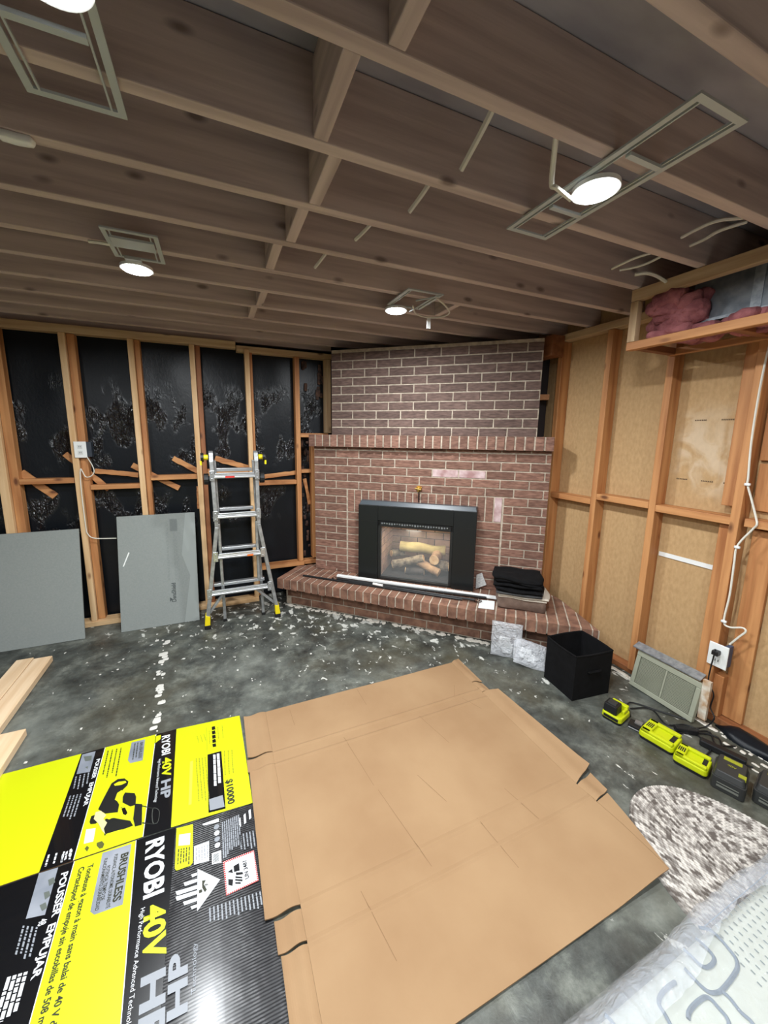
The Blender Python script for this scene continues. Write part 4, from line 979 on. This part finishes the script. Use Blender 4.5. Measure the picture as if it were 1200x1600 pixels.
# ------------------------------------------------------------------ braided oval rug
def rug_mat():
    m = bpy.data.materials.new('braided_wool'); m.use_nodes = True; nt = m.node_tree; N = nt.nodes; L = nt.links; b = N['Principled BSDF']; b.inputs['Roughness'].default_value = 1
    at_ = N.new('ShaderNodeAttribute'); at_.attribute_name = 'braid'; 
    r = N.new('ShaderNodeValToRGB'); e = r.color_ramp.elements; e[0].position = .12; e[1].position = .75; e[0].color = srgb((92, 84, 78)); e[1].color = srgb((204, 198, 190))
    L.new(at_.outputs['Fac'], r.inputs['Fac']); L.new(r.outputs[0], b.inputs['Base Color']); return m
rc = V((1.607, .40, 0)); rax, ray_ = .312, .432
b = B(); NRG, SUBR, na = 23, 4, 1500; vals = []; rings = []
for j in range(NRG*SUBR+1):
    f = 1-j/(NRG*SUBR)*.98; row = []; rk = min(j//SUBR, NRG-1); u_ = (j % SUBR)/SUBR
    for i in range(na):
        a = 2*math.pi*i/na; per = (rax+ray_)/2*a*(1-rk/NRG*.95)
        ph = per/.0125+rk*.37+(abs(u_-.5)*1.3)
        cell = math.floor(ph); fr_ = ph-cell
        hgt = .006+.007*math.sin(math.pi*min(1, u_+.1))*(.7+.3*math.sin(math.pi*fr_)) if j else .001
        row.append(b.bm.verts.new(rc+V((rax*f*math.cos(a), ray_*f*math.sin(a), hgt))))
        rr = math.sin(cell*12.9898+rk*78.233)*43758.5453; rr -= math.floor(rr)
        q_ = .05+.85*rr
        q_ = q_*(.55+.45*math.sin(math.pi*fr_))*(.6+.4*math.sin(math.pi*min(1, u_+.1)))*1.15
        vals.append(min(1, max(0, q_)))
    rings.append(row)
for j in range(NRG*SUBR):
    for i in range(na): b.face([rings[j][i], rings[j][(i+1) % na], rings[j+1][(i+1) % na], rings[j+1][i]])
b.face(rings[-1])
rug = b.build('braided_rug', m=rug_mat())
at_ = rug.data.attributes.new('braid', 'FLOAT', 'POINT'); at_.data.foreach_set('value', vals)
tag(rug, 'grey and cream braided oval rug on the floor beside the mattress', 'rug')

# ------------------------------------------------------------------ plain brown carton, flattened
def fsheet(name, parent, x0, x1, y0, y1, zf, m, nx=10, ny=10, th=.004, quad=None, extra_y=(), extra_x=()):
    b = B(); xs = sorted(set([x0+(x1-x0)*i/nx for i in range(nx+1)]+[e for e in extra_x])); ys = sorted(set([y0+(y1-y0)*i/ny for i in range(ny+1)]+[e for e in extra_y]))
    T = []; Bt = []
    for x in xs:
        r1 = []; r2 = []
        for y in ys:
            u_, v_ = (x-x0)/(x1-x0), (y-y0)/(y1-y0)
            if quad: p = quad[0].lerp(quad[1], u_).lerp(quad[3].lerp(quad[2], u_), v_); X, Y = p.x, p.y
            else: X, Y = x, y
            z = zf(X, Y); r1.append(b.bm.verts.new((X, Y, z+th))); r2.append(b.bm.verts.new((X, Y, z)))
        T.append(r1); Bt.append(r2)
    nX, nY = len(xs)-1, len(ys)-1
    for i in range(nX):
        for k in range(nY):
            b.face([T[i][k], T[i+1][k], T[i+1][k+1], T[i][k+1]]); b.face([Bt[i][k], Bt[i][k+1], Bt[i+1][k+1], Bt[i+1][k]])
    for i in range(nX):
        b.face([Bt[i][0], Bt[i+1][0], T[i+1][0], T[i][0]]); b.face([Bt[i+1][nY], Bt[i][nY], T[i][nY], T[i+1][nY]])
    for k in range(nY):
        b.face([Bt[0][k+1], Bt[0][k], T[0][k], T[0][k+1]]); b.face([Bt[nX][k], Bt[nX][k+1], T[nX][k+1], T[nX][k]])
    return b.build(name, parent, m)
ct = thing('flattened_carton', 'large plain brown cardboard carton opened flat on the floor', 'cardboard', (.8, 1.25, 0))
CY = (1.612, 1.545, .985, .885); CXL = .158; CXR = 1.385
def cz(x, y):
    z = .003+.004*noise.noise(V((x*1.7, y*1.7, 0)))+.003
    for c in CY:
        d = abs(y-c); amp = .0045 if c > 1.2 else .003
        if d < .012: z += amp*(math.cos(d/.012*math.pi)*.5+.5)
    z += .016*min(1, max(0, (x-1.12)/.2))*min(1, max(0, (.95-y)/.2))
    return max(.001, z)
ey = [c+d for c in CY for d in (-.012, -.006, 0, .006, .012)]
fsheet('main_panel', ct, .172, 1.372, .588, 1.905, cz, CARD, 36, 36, extra_y=ey)
def hinge(x0, x1, dirn, lift):       # creased strip linking flaps to the main panel
    return lambda x, y: max(.001, cz(x, y)+(.005*math.sin(min(1, abs(x-x0)/abs(x1-x0))*math.pi*2.0))+lift*abs(x-x0)/abs(x1-x0))
fl_ = [(1.905, 1.627, .06, .008), (1.622, 1.549, .055, .0), (1.547, .986, .062, .004), (.975, .893, .088, .0), (.883, .585, .095, .004)]
for y1, y0, xl, lf in fl_: fsheet('side_flap', ct, xl, .1715, y0, y1, hinge(.172, xl, 0, lf), CARD, 14, 8)
q = lambda a: [V((p[0], p[1], 0)) for p in a]
fsheet('side_flap', ct, 0, 1, 0, 1, hinge(1.372, 1.45, 0, .012), CARD, 12, 8, quad=q([(1.3725, 1.69), (1.43, 1.665), (1.435, 1.92), (1.3725, 1.905)]))
fsheet('side_flap', ct, 0, 1, 0, 1, hinge(1.372, 1.45, 0, .0), CARD, 12, 4, quad=q([(1.3725, 1.592), (1.43, 1.58), (1.43, 1.66), (1.3725, 1.685)]))
fsheet('side_flap', ct, 0, 1, 0, 1, hinge(1.372, 1.50, 0, .03), CARD, 12, 10, quad=q([(1.3725, .955), (1.49, .985), (1.465, 1.562), (1.3725, 1.588)]))
fsheet('side_flap', ct, 0, 1, 0, 1, hinge(1.372, 1.47, 0, .004), CARD, 12, 4, quad=q([(1.3725, .862), (1.463, .878), (1.475, .966), (1.3725, .949)]))
fsheet('side_flap', ct, 0, 1, 0, 1, lambda x, y: cz(x, y)+.001, CARD, 8, 8, quad=q([(1.3725, .588), (1.374, .60), (1.45, .868), (1.3725, .858)]))

b = B(); random.seed(77)
for x_, y_, l_, a_ in ((.62, .92, .34, 1.75), (.98, 1.35, .22, 1.8), (.55, 1.28, .3, 1.7), (1.2, 1.62, .1, 1.0), (1.28, 1.48, .12, 2.0), (.8, 1.1, .16, 1.9), (.9, .8, .2, 1.7), (.4, .75, .2, 1.75), (1.1, .9, .16, 1.8), (.3, 1.75, .12, 1.6), (.7, 1.75, .14, 1.6)):
    p = V((x_, y_, 0)); d = V((math.cos(a_), math.sin(a_), 0)); sd = V((-d.y, d.x, 0))*.0009; n_ = 10
    for i in range(n_):
        q0, q1 = p+d*l_*i/n_, p+d*l_*(i+1)/n_
        b.poly([V((v.x, v.y, cz(v.x, v.y)+.0045)) for v in (q0-sd, q1-sd, q1+sd, q0+sd)])
b.build('scuff_lines', ct, mat('scuff_brown', (126, 96, 66), .9))
# ------------------------------------------------------------------ printed carton
pc_ = thing('printed_carton', 'yellow and black printed mower carton opened flat on the floor', 'cardboard', (-.4, 1.3, 0))
Z0 = .0062
b = B(); b.box(-1.02, .038, 1.425, 1.934, .001, .0058); b.box(-1.02, .055, .50, 1.398, .001, .0052); b.build('board_core', pc_, CARDE)
def FL(pts, ox, oy, sc, z=Z0): return [at(ox+x/sc, oy+y/sc, 2, z) for x, y in pts]
za = lambda p, z=Z0: FL(p, 100, 1110, 6.667, z)
zb_ = lambda p, z=Z0: FL(p, 220, 1110, 6.0, z)
zc_ = lambda p, z=Z0: FL(p, 240, 1240, 6.0, z)
zd = lambda p, z=Z0: FL(p, 0, 1300, 5.333, z)
ze = lambda p, z=Z0: FL(p, 180, 1400, 4.286, z)
z6 = lambda p, z=Z0: FL(p, 0, 1100, 2.609, z)
def patch(name, mtl, quads, z, th=.0):
    for qd in quads:
        b = B(); b.poly([V((p[0], p[1], z)) for p in qd]); b.build(name, pc_, mtl)
# ground colours in floor coordinates: x boundaries measured on the sheet
YU0, YU1 = 1.425, 1.957
YL0, YL1 = .50, 1.418
def r4(x0, x1, y0, y1): return [(x0, y0), (x1, y0), (x1, y1), (x0, y1)]
xk0, xk1 = -.655, -.578    # black strip left
xr0, xr1 = -.352, -.245    # brand strip
UL = ((-1.02, 1.957), (-.659, 1.957), (-.566, 1.957), (-.353, 1.957), (-.262, 1.957), (.041, 1.935))
UB = ((-1.02, 1.423), (-.637, 1.423), (-.541, 1.423), (-.329, 1.421), (-.236, 1.419), (.062, 1.402))
LU = ((-1.02, 1.418), (-.537, 1.418), (-.350, 1.416), (-.219, 1.413)); LB = ((-1.02, .50), (-.493, .50), (-.262, .50), (-.205, .50))
def qd4(A_, B_, i): return [A_[i], A_[i+1], B_[i+1], B_[i]][::-1]
patch('yellow_ground', PY, [qd4(UL, UB, 0), qd4(UL, UB, 2), qd4(UL, UB, 4), qd4(LU, LB, 1)], Z0)
patch('black_ground', PK, [qd4(UL, UB, 1), qd4(UL, UB, 3), qd4(LU, LB, 0), qd4(LU, LB, 2)], Z0)
def kl(A_, B_, i): return [(A_[i][0]-.0012, A_[i][1]), (B_[i][0]-.0012, B_[i][1]), (B_[i][0]+.0012, B_[i][1]), (A_[i][0]+.0012, A_[i][1])]
patch('white_keyline', PW, [kl(UL, UB, 2), kl(UL, UB, 3), kl(LU, LB, 1), kl(LU, LB, 2)], Z0+.0003)
# glossy buckled black side panel
def kmat():
    m = bpy.data.materials.new('print_black_gloss'); m.use_nodes = True; nt = m.node_tree; N = nt.nodes; L = nt.links; b = N['Principled BSDF']
    b.inputs['Base Color'].default_value = (.008, .008, .010, 1); b.inputs['Roughness'].default_value = .32; b.inputs['Coat Weight'].default_value = .6; b.inputs['Coat Roughness'].default_value = .2
    tc = N.new('ShaderNodeTexCoord'); wv = N.new('ShaderNodeTexWave'); wv.bands_direction = 'Y'; wv.inputs['Scale'].default_value = 42; wv.inputs['Distortion'].default_value = .6
    n = N.new('ShaderNodeTexNoise'); n.inputs['Scale'].default_value = 9; n.inputs['Detail'].default_value = 3
    L.new(tc.outputs['Object'], wv.inputs['Vector']); L.new(tc.outputs['Object'], n.inputs['Vector'])
    b1 = N.new('ShaderNodeBump'); b1.inputs['Distance'].default_value = .0006; b1.inputs['Strength'].default_value = 1; L.new(wv.outputs['Fac'], b1.inputs['Height'])
    b2 = N.new('ShaderNodeBump'); b2.inputs['Distance'].default_value = .012; b2.inputs['Strength'].default_value = .6; L.new(n.outputs['Fac'], b2.inputs['Height']); L.new(b1.outputs[0], b2.inputs['Normal']); L.new(b2.outputs[0], b.inputs['Normal'])
    return m
PKR = kmat()
fsheet('side_panel', pc_, 0, 1, 0, 1, lambda x, y: .0018+.003*max(0, math.sin(min(1, max(0, (x+.215)/.29))*math.pi)), PKR, 14, 30, quad=q([(-.205, .50), (.118, .50), (.06, 1.398), (-.219, 1.412)]))
ZS = .0095                                              # print height over the side panel
# brand strip notch on the upper panel, and its lettering
patch('notch', PY, [[tuple(p)[:2] for p in za([(865, 295), (1010, 255), (1005, 300), (945, 345), (935, 420)])]], Z0+.0003)
DN = (1, 0, 0)
def T(txt, pq, h, m, z=Z0+.0008, bold=.012, up=DN, name='lettering', f=None):
    p = f(pq, z); return letters(txt, p[0], p[1], up, h, pc_, m, name, bold)
T('RYOBI', [(1022, 270), (1022, 470)], .034, PW, f=za, bold=.03)
T('40V', [(1030, 500), (1022, 700)], .034, LIME, f=za, bold=.035)
T('HP', [(1018, 735), (1008, 930)], .034, PG, f=za, bold=.04)
T('High Performance Advanced Technology', [(985, 510), (940, 960)], .011, PW, f=za, bold=.0, name='small_print')
T('BRUSHLESS', [(795, 335), (775, 500)], .012, PINK, Z0+.001, f=za)
pl = [tuple(p)[:2] for p in za([(705, 335), (845, 300), (820, 520), (690, 550), (665, 520)])]
patch('silver_badge', PGB, [pl], Z0+.0004)
# lower panel badge
pl = [tuple(p)[:2] for p in zd([(855, 175), (1095, 100), (1022, 605), (785, 690), (752, 665)])]
patch('silver_badge', PGB, [pl], Z0+.0004)
T('BRUSHLESS', [(1012, 185), (938, 590)], .022, PINK, Z0+.001, f=zd, bold=.03)
T('PUISSANCE, AUTONOMIE, DURABILITÉ', [(955, 190), (880, 640)], .0105, PINK, Z0+.001, f=zd, bold=.01, name='small_print')
T('POTENCIA, TIEMPO DE', [(890, 285), (838, 575)], .0105, PINK, Z0+.001, f=zd, bold=.01, name='small_print')
T('FUNCIONAMIENTO, DURABILIDAD', [(868, 225), (790, 660)], .0105, PINK, Z0+.001, f=zd, bold=.01, name='small_print')
T('Tondeuse à gazon à main sans balai de 40 V de', [(735, 275), (395, 1680)], .016, PINK, Z0+.001, f=zd, bold=.02)
T('Cortacésped de empuje sin escobillas de 508 mm', [(660, 300), (290, 1690)], .016, PINK, Z0+.001, f=zd, bold=.02)
T('POUSSER', [(512, 345), (430, 715)], .019, PW, f=zd, bold=.03)
T('EMPUJAR', [(405, 775), (255, 1240)], .019, PW, f=zd, bold=.03)
T('POUSSER', [(340, 510), (285, 715)], .014, PW, f=za, bold=.03)
T('EMPUJAR', [(270, 755), (200, 1000)], .014, PW, f=za, bold=.03)
T('48', [(330, 735), (312, 790)], .020, PW, f=zd, bold=.02)
T('RYOBI', [(598, 562), (587, 798)], .056, PW, f=z6, bold=.035)
T('40V', [(590, 832), (585, 1060)], .056, LIME, f=z6, bold=.035)
T('HP', [(580, 1115), (562, 1420)], .056, PG, f=z6, bold=.04)
T('High Performance Advanced Technology', [(172, 85), (60, 960)], .012, PW, f=ze, bold=.0, name='small_print')
# side panel lettering runs the other way
p = ze([(478, 775), (480, 350)], ZS+.001)
letters('HP', V((p[0].x, .52+.34, ZS+.0)) if 0 else V((p[0].x, p[0].y, ZS)), V((p[1].x, p[1].y, ZS)), (-1, 0, 0), .045, pc_, PG, bold=.04)
p = ze([(540, 650), (545, 310)], ZS); letters('Technology', p[0], p[1], (-1, 0, 0), .012, pc_, PG, 'small_print', .0)
b = B()
for pts in (zb_([(625, 415), (755, 380), (795, 920), (635, 960)], Z0+.0004),): b.poly(pts)
b.build('black_box', pc_, PK)
patch('blank_square', PG, [[tuple(p)[:2] for p in zb_([(640, 835), (768, 795), (785, 905), (648, 940)])]], Z0+.0009)
T("$10000", [(800, 655), (818, 885)], .026, PINK, Z0+.001, f=zb_, bold=.03)
# tiny print drawn as broken word-like dashes
def micro(pq, rows, f, m, z, wd, name='fine_print', seed=0, gap=.006, lo=.004, hi=.016, shift=None):
    random.seed(seed); b = B(); a, c, e = f(pq, z)      # a->c along the line, a->e across rows
    d = (c-a); L_ = d.length; d = d.normalized(); ac = (e-a); 
    for k in range(rows):
        o_ = a+ac*(k/max(1, rows-1)); t = 0; en = L_*random.uniform(.78, 1)
        while t < en:
            l = random.uniform(lo, hi); l = min(l, en-t+.001); s_ = ac.normalized()*wd
            b.poly([o_+d*t, o_+d*(t+l), o_+d*(t+l)+s_, o_+d*t+s_]); t += l+gap*.5
    return b.build(name, pc_, m)
micro([(455, 420), (385, 730), (590, 390)], 4, za, PINK, Z0+.0008, .0045, seed=1)
micro([(735, 345), (710, 520), (765, 335)], 2, za, PINK, Z0+.001, .004, seed=2)
micro([(120, 690), (90, 840), (250, 650)], 4, za, PG, Z0+.0008, .005, seed=3)
micro([(60, 890), (-30, 1160), (170, 870)], 4, za, PG, Z0+.0008, .005, seed=4)
micro([(-20, 1500), (-40, 1590), (60, 1450)], 3, za, PW, Z0+.0008, .006, seed=5)
micro([(400, 190), (370, 290), (590, 150)], 4, zd, PW, Z0+.0008, .006, seed=6)
micro([(190, 780), (110, 1070), (300, 790)], 4, zd, PG, Z0+.0008, .006, seed=7)
micro([(60, 1210), (-60, 1600), (200, 1170)], 4, zd, PW, Z0+.0008, .009, seed=8, hi=.03)
micro([(780, 380), (790, 640), (850, 370)], 3, zb_, POL, Z0+.0008, .003, seed=9)
micro([(515, 450), (545, 900), (600, 440)], 4, zb_, POL, Z0+.0008, .003, seed=10)
micro([(525, 240), (545, 310), (590, 225)], 3, zb_, POL, Z0+.0008, .002, seed=11)
micro([(640, 190), (645, 330), (760, 140)], 4, zb_, POL, Z0+.0008, .002, seed=12)
b = B()
for k in range(5):
    y = 155+k*40; b.poly(zb_([(664+k*2, y), (694+k*2, y-8), (700+k*2, y+22), (668+k*2, y+30)], Z0+.0009))
b.build('icon_row', pc_, PK)
b = B(); b.poly(zb_([(614, 160), (616, 160), (624, 400), (622, 400)], Z0+.0008)); b.build('thin_rule', pc_, POL)
b = B(); b.poly(zb_([(462, 480), (490, 470), (475, 880), (448, 890)], Z0+.0007)); b.build('faint_column', pc_, mat('dull_yellow_ink', (196, 200, 60), .5))
micro([(712, 405), (730, 765), (722, 404)], 1, zb_, PW, Z0+.001, .012, seed=31, lo=.03, hi=.06)
micro([(678, 415), (688, 790), (690, 414)], 1, zb_, PW, Z0+.001, .011, seed=32, lo=.02, hi=.05)
# side panel decals
def patchz(name, m, pts, z): b = B(); b.poly([V((p[0], p[1], z)) for p in pts]); return b.build(name, pc_, m)
patchz('yellow_label', PY, zc_([(215, 325), (370, 285), (368, 645), (345, 675), (215, 722), (198, 705)], ZS), ZS)
patchz('blank_square', mat('pale_yellow_ink', (206, 208, 190), .5), zc_([(240, 385), (345, 370), (340, 480), (232, 490)], ZS), ZS+.0004)
micro([(230, 520), (220, 690), (330, 500)], 5, zc_, PINK, ZS+.0006, .0035, seed=13)
patchz('white_label', PW, zc_([(380, 495), (520, 445), (520, 630), (378, 668)], ZS), ZS)
micro([(395, 510), (395, 650), (500, 480)], 5, zc_, PG, ZS+.0006, .003, seed=14)
patchz('white_label', PW, zc_([(545, 560), (633, 530), (637, 645), (548, 665)], ZS), ZS)
b = B()
for k in range(8): b.poly(zc_([(556, 575+k*10), (612, 555+k*10), (612, 559+k*10), (556, 579+k*10)], ZS+.0006))
b.build('barcode', pc_, PINK)
micro([(640, 270), (650, 610), (790, 200)], 9, zc_, PG, ZS, .0045, seed=15, hi=.03, gap=.003)
micro([(805, 385), (820, 545), (925, 350)], 5, zc_, PG, ZS, .0045, seed=16, hi=.03, gap=.003)
micro([(795, 240), (800, 330), (890, 160)], 3, zc_, PW, ZS, .009, seed=17, lo=.05, hi=.06)
for k in range(4):
    c = zc_([(590+k*3, 312+k*57)], ZS)[0]; b = B(); b.disc((c.x, c.y, ZS), .0095, (0, 0, 1), .0005, 16); b.build('round_symbol', pc_, PG if k % 2 == 0 else PW)
micro([(520, 1070), (525, 1230), (990, 920)], 14, zc_, PG, ZS, .0045, seed=18, hi=.04, gap=.003)
patchz('torn_white_patch', PW, zc_([(455, 285), (610, 230), (612, 265), (470, 300)], ZS), ZS)
# hazard diamond (white top, striped bottom)
patchz('hazard_diamond', PW, zc_([(412, 705), (625, 805), (408, 1105)], ZS), ZS)
b = B()
for k in range(7):
    y = 735+k*50
    yy = [760, 840, 905, 955, 1000, 1045, 1080][k]
    xl = [345, 280, 240, 205, 208, 275, 345][k]
    if k in (6,): continue
for (xl, yl, h_) in ((350, 770, 26), (280, 850, 30), (205, 935, 34), (205, 985, 34), (275, 1030, 30), (345, 1070, 26)):
    sl = -.30
    b.poly(zc_([(xl, yl-h_*.5), (408, yl-h_*.5+(408-xl)*sl), (408, yl+h_*.5+(408-xl)*sl), (xl+14, yl+h_*.6)], ZS))
b.build('hazard_stripes', pc_, PW)
T('9', [(512, 862), (514, 838)], .014, PINK, ZS+.0006, f=zc_, bold=.01, up=(-1, 0, 0), name='hazard_number')
b = B()
for qd in ([(455, 815), (490, 810), (470, 850), (500, 900), (480, 925), (455, 880)], [(425, 905), (455, 895), (455, 925), (425, 935)]): b.poly(zc_(qd, ZS+.0006))
b.build('hazard_icon', pc_, PINK)
# lithium label with red hatched edge
o_ = zc_([(650, 640), (940, 530), (985, 815), (680, 958)], ZS); i_ = zc_([(668, 650), (935, 548), (968, 810), (692, 938)], ZS+.0004)
patchz('red_hatched_border', RED, o_, ZS); patchz('white_label', PW, i_, ZS+.0005)
b = B()
for kk in range(4):
    a_, c_ = o_[kk], o_[(kk+1) % 4]; a2, c2 = i_[kk], i_[(kk+1) % 4]
    for k in range(16):
        t = (k+.5)/16; b.poly([a_.lerp(c_, t)+V((0, 0, .0007)), a_.lerp(c_, t+.018)+V((0, 0, .0007)), a2.lerp(c2, t+.018)+V((0, 0, .0005)), a2.lerp(c2, t)+V((0, 0, .0005))])
b.build('border_hatching', pc_, PW)
T('UN 3481', [(895, 790), (868, 625)], .0125, PK, ZS+.0012, f=zc_, bold=.02, up=(-1, 0, 0))
b = B()
for qd in ([(750, 680), (800, 650), (808, 720), (755, 735)], [(770, 740), (835, 735), (840, 755), (775, 765)], [(765, 775), (830, 780), (832, 795), (768, 790)], [(765, 800), (835, 805), (832, 822), (765, 815)], [(765, 830), (820, 830), (818, 845), (765, 845)], [(700, 800), (745, 805), (740, 865), (700, 855)], [(695, 735), (735, 705), (745, 745)]):
    b.poly(zc_(qd, ZS+.0012))
b.build('battery_icon', pc_, PK)
# mower picture
def pm(name, m, polys, z):
    for k, qd in enumerate(polys):
        b = B(); b.poly(za(qd, z+.00002*k)); b.build(name, pc_, m)
zz = Z0+.0005
pm('mower_picture', mat('print_mower_black', (26, 27, 26), .35), [
    [(495, 760), (560, 715), (630, 708), (672, 740), (660, 780), (610, 830), (540, 925), (575, 980), (560, 1060), (430, 1075), (355, 1030), (420, 900)],
    [(635, 855), (735, 860), (752, 900), (745, 985), (690, 1000), (610, 960), (612, 900)],
    [(740, 970), (815, 975), (810, 1190), (740, 1210), (720, 1130)],
    [(590, 1010), (640, 1000), (665, 1070), (640, 1095), (612, 1080)],
    [(415, 1200), (430, 1130), (520, 1120), (690, 1150), (720, 1200), (640, 1230), (500, 1270), (420, 1305)],
    [(265, 1160), (285, 1100), (360, 1075), (400, 1110), (330, 1180), (275, 1185)],
    [(800, 985), (925, 1015), (922, 1025), (800, 997)], [(815, 1165), (940, 1180), (940, 1190), (815, 1178)]], zz)
pm('mower_yellow', mat('print_mower_yellow', (206, 214, 30), .35), [
    [(520, 770), (570, 742), (640, 735), (650, 750), (600, 775), (530, 785)], [(555, 860), (600, 830), (612, 850), (600, 950), (560, 950), (530, 930)],
    [(575, 1020), (660, 995), (715, 1110), (690, 1140), (620, 1130), (560, 1060)], [(440, 1090), (510, 1090), (525, 1110), (470, 1135), (430, 1120)], [(430, 1290), (560, 1250), (610, 1240), (590, 1262), (480, 1298)]], zz+.0002)
pm('mower_window', PK, [[(598, 1020), (635, 1010), (662, 1068), (642, 1092), (615, 1080)]], zz+.0004)
pm('grass_spray', mat('print_spray', (196, 186, 140), .5), [[(330, 1060), (385, 1045), (440, 1090), (410, 1130), (450, 1170), (415, 1230), (430, 1290), (395, 1250), (360, 1180), (310, 1130)]], zz+.0003)
b = B(); tubes(b, za([(925, 1020), (955, 1018), (990, 1045), (992, 1100), (975, 1165), (945, 1180)], Z0+.0012), .0012); tubes(b, za([(925, 1030), (918, 1090), (925, 1165), (940, 1180)], Z0+.0012), .0018); b.build('mower_handle', pc_, mat('print_handle', (70, 72, 68), .4))
pm('white_square', PW, [[(232, 1240), (330, 1225), (305, 1365), (205, 1390)]], zz)
pm('battery_picture', mat('print_batt', (84, 86, 40), .4), [[(340, 1380), (395, 1360), (420, 1390), (405, 1430), (370, 1440), (340, 1410)], [(215, 1440), (240, 1410), (262, 1430), (240, 1470)]], zz)
# grey photo strip on the left black band
patch('photo_strip', PGB, [[tuple(p)[:2] for p in za([(190, 460), (330, 425), (270, 640), (130, 665)])], [tuple(p)[:2] for p in zd([(325, 345), (485, 295), (375, 690), (215, 725)])]], Z0+.0004)
PDM = mat('print_dim', (90, 96, 90), .5)
for f_, qd in [(zd, q_) for q_ in ([(400, 400), (450, 375), (460, 420), (410, 450)], [(365, 505), (410, 490), (420, 530), (375, 565)], [(330, 610), (380, 585), (395, 630), (350, 660)])]+[(za, q_) for q_ in ([(205, 480), (290, 470), (285, 520), (220, 530)], [(220, 590), (250, 580), (245, 610)])]:
    b = B(); b.poly(f_(qd, Z0+.0009)); b.build('photo_print', pc_, PDM)

# ------------------------------------------------------------------ wrapped mattress, bottom right
mt = thing('wrapped_mattress', 'white mattress wrapped in clear plastic at the bottom right corner', 'mattress', (1.3, -.3, 0))
MW = mat('mattress_ticking', (176, 180, 170), .85, (168, 172, 162), 20)
def mbody(b, x0, x1, y0, y1, z0, z1, r, amp, nx=60, ny=50, seed=0):
    prof = [(0, 0), (0, .35), (.12*1, .75)]
    T = []
    for i in range(nx+1):
        col = []
        for k in range(ny+1):
            u_, v_ = i/nx, k/ny; x = x0+(x1-x0)*u_; y = y0+(y1-y0)*v_
            e = min(x-x0, x1-x, y1-y, y-y0)
            h = 1 if e > r else math.sqrt(max(0, 1-(1-e/r)**2))
            z = z0+(z1-z0)*(.18+.82*h)+amp*noise.noise(V((x*5+seed, y*5, 0)))+amp*.5*noise.noise(V((x*17+seed, y*17, 3)))
            col.append(b.bm.verts.new((x, y, z)))
        T.append(col)
    for i in range(nx):
        for k in range(ny): b.face([T[i][k], T[i+1][k], T[i+1][k+1], T[i][k+1]]).smooth = True
    edge = [T[i][0] for i in range(nx+1)]+[T[nx][k] for k in range(1, ny+1)]+[T[i][ny] for i in range(nx-1, -1, -1)]+[T[0][k] for k in range(ny-1, 0, -1)]
    lo = [b.bm.verts.new((v.co.x, v.co.y, z0)) for v in edge]
    for i in range(len(edge)): b.face([edge[i], edge[(i+1) % len(edge)], lo[(i+1) % len(edge)], lo[i]])
b = B(); mbody(b, .62, 2.2, -1.1, .405, .022, .245, .05, .0, 80, 80); b.build('mattress_body', mt, MW)
b = B(); mbody(b, .45, 2.26, -1.2, .448, .016, .258, .10, .007, 140, 130, 5)
b.build('plastic_wrap', mt, clear_mat('wrap_film', (214, 218, 224), .17, .10, .7, 24))
b = B(); nx_ = 150; g = []; random.seed(9)
for i in range(nx_+1):
    x = .46+1.78*i/nx_; row = []
    for k in range(15):
        u_ = k/14; y = .452-.085*u_; wv = .006*noise.noise(V((x*7, u_*2, 7)))+.006*noise.noise(V((x*31, u_*6, 2)))
        wd = 1+.3*noise.noise(V((x*3.1, 5, 1)))+.8*(1-min(1, max(0, (x-.75)/.5)))
        z = .018+.247*math.sin(min(1, u_*1.5)*math.pi/2)**.7+wv*.5
        row.append(b.bm.verts.new((x, .456-.085*wd*u_+wv, z)))
    g.append(row)
for i in range(nx_):
    for k in range(14): b.face([g[i][k], g[i+1][k], g[i+1][k+1], g[i][k+1]]).smooth = True
b.build('folded_film', mt, clear_mat('milky_film', (212, 218, 226), .26, .14, .8, 24))
b = B(); zt = .2465; rws = 36
for k in range(rws):
    y = .375-k*.0165
    x = 1.115-(k*.0025 if k < 10 else .025)+(.01 if k % 2 else 0)
    while x < 2.12: b.poly([(x, y, zt), (x+.0035, y, zt), (x+.0035, y-.0085, zt), (x, y-.0085, zt)]); x += .0215
b.build('dash_pattern', mt, mat('dash_grey', (112, 122, 122), .8))
zm = lambda pts: [at(860+x/3.53, 1340+y/3.53, 2, .2475) for x, y in pts]
for pts in ([(820, 385), (870, 395), (920, 430), (990, 510), (1025, 560), (1032, 605), (1010, 650), (960, 715), (925, 742), (880, 742), (840, 715), (790, 665), (740, 610)],
            [(800, 445), (845, 480), (890, 530), (905, 562), (890, 590), (860, 605), (825, 590), (780, 545), (735, 505)],
            [(940, 730), (990, 775), (1050, 850), (1110, 905), (1150, 980)],
            [(690, 685), (640, 720), (605, 765), (600, 810), (630, 860), (665, 925), (700, 990)],
            [(760, 890), (765, 850), (800, 805), (850, 770), (885, 780), (925, 825), (975, 885), (985, 940), (950, 990)],
            [(300, 865), (335, 900), (370, 950)]):
    b = B(); tubes(b, zm(pts), .0042, 4)
    b.build('outline_print', mt, mat('slate_ink', (104, 116, 128), .8))
b = B(); b.poly([(1.10, .3815, zt), (2.15, .3815, zt), (2.15, .3835, zt), (1.10, .3835, zt)]); b.build('border_line', mt, mat('slate_ink', (104, 116, 128), .8))
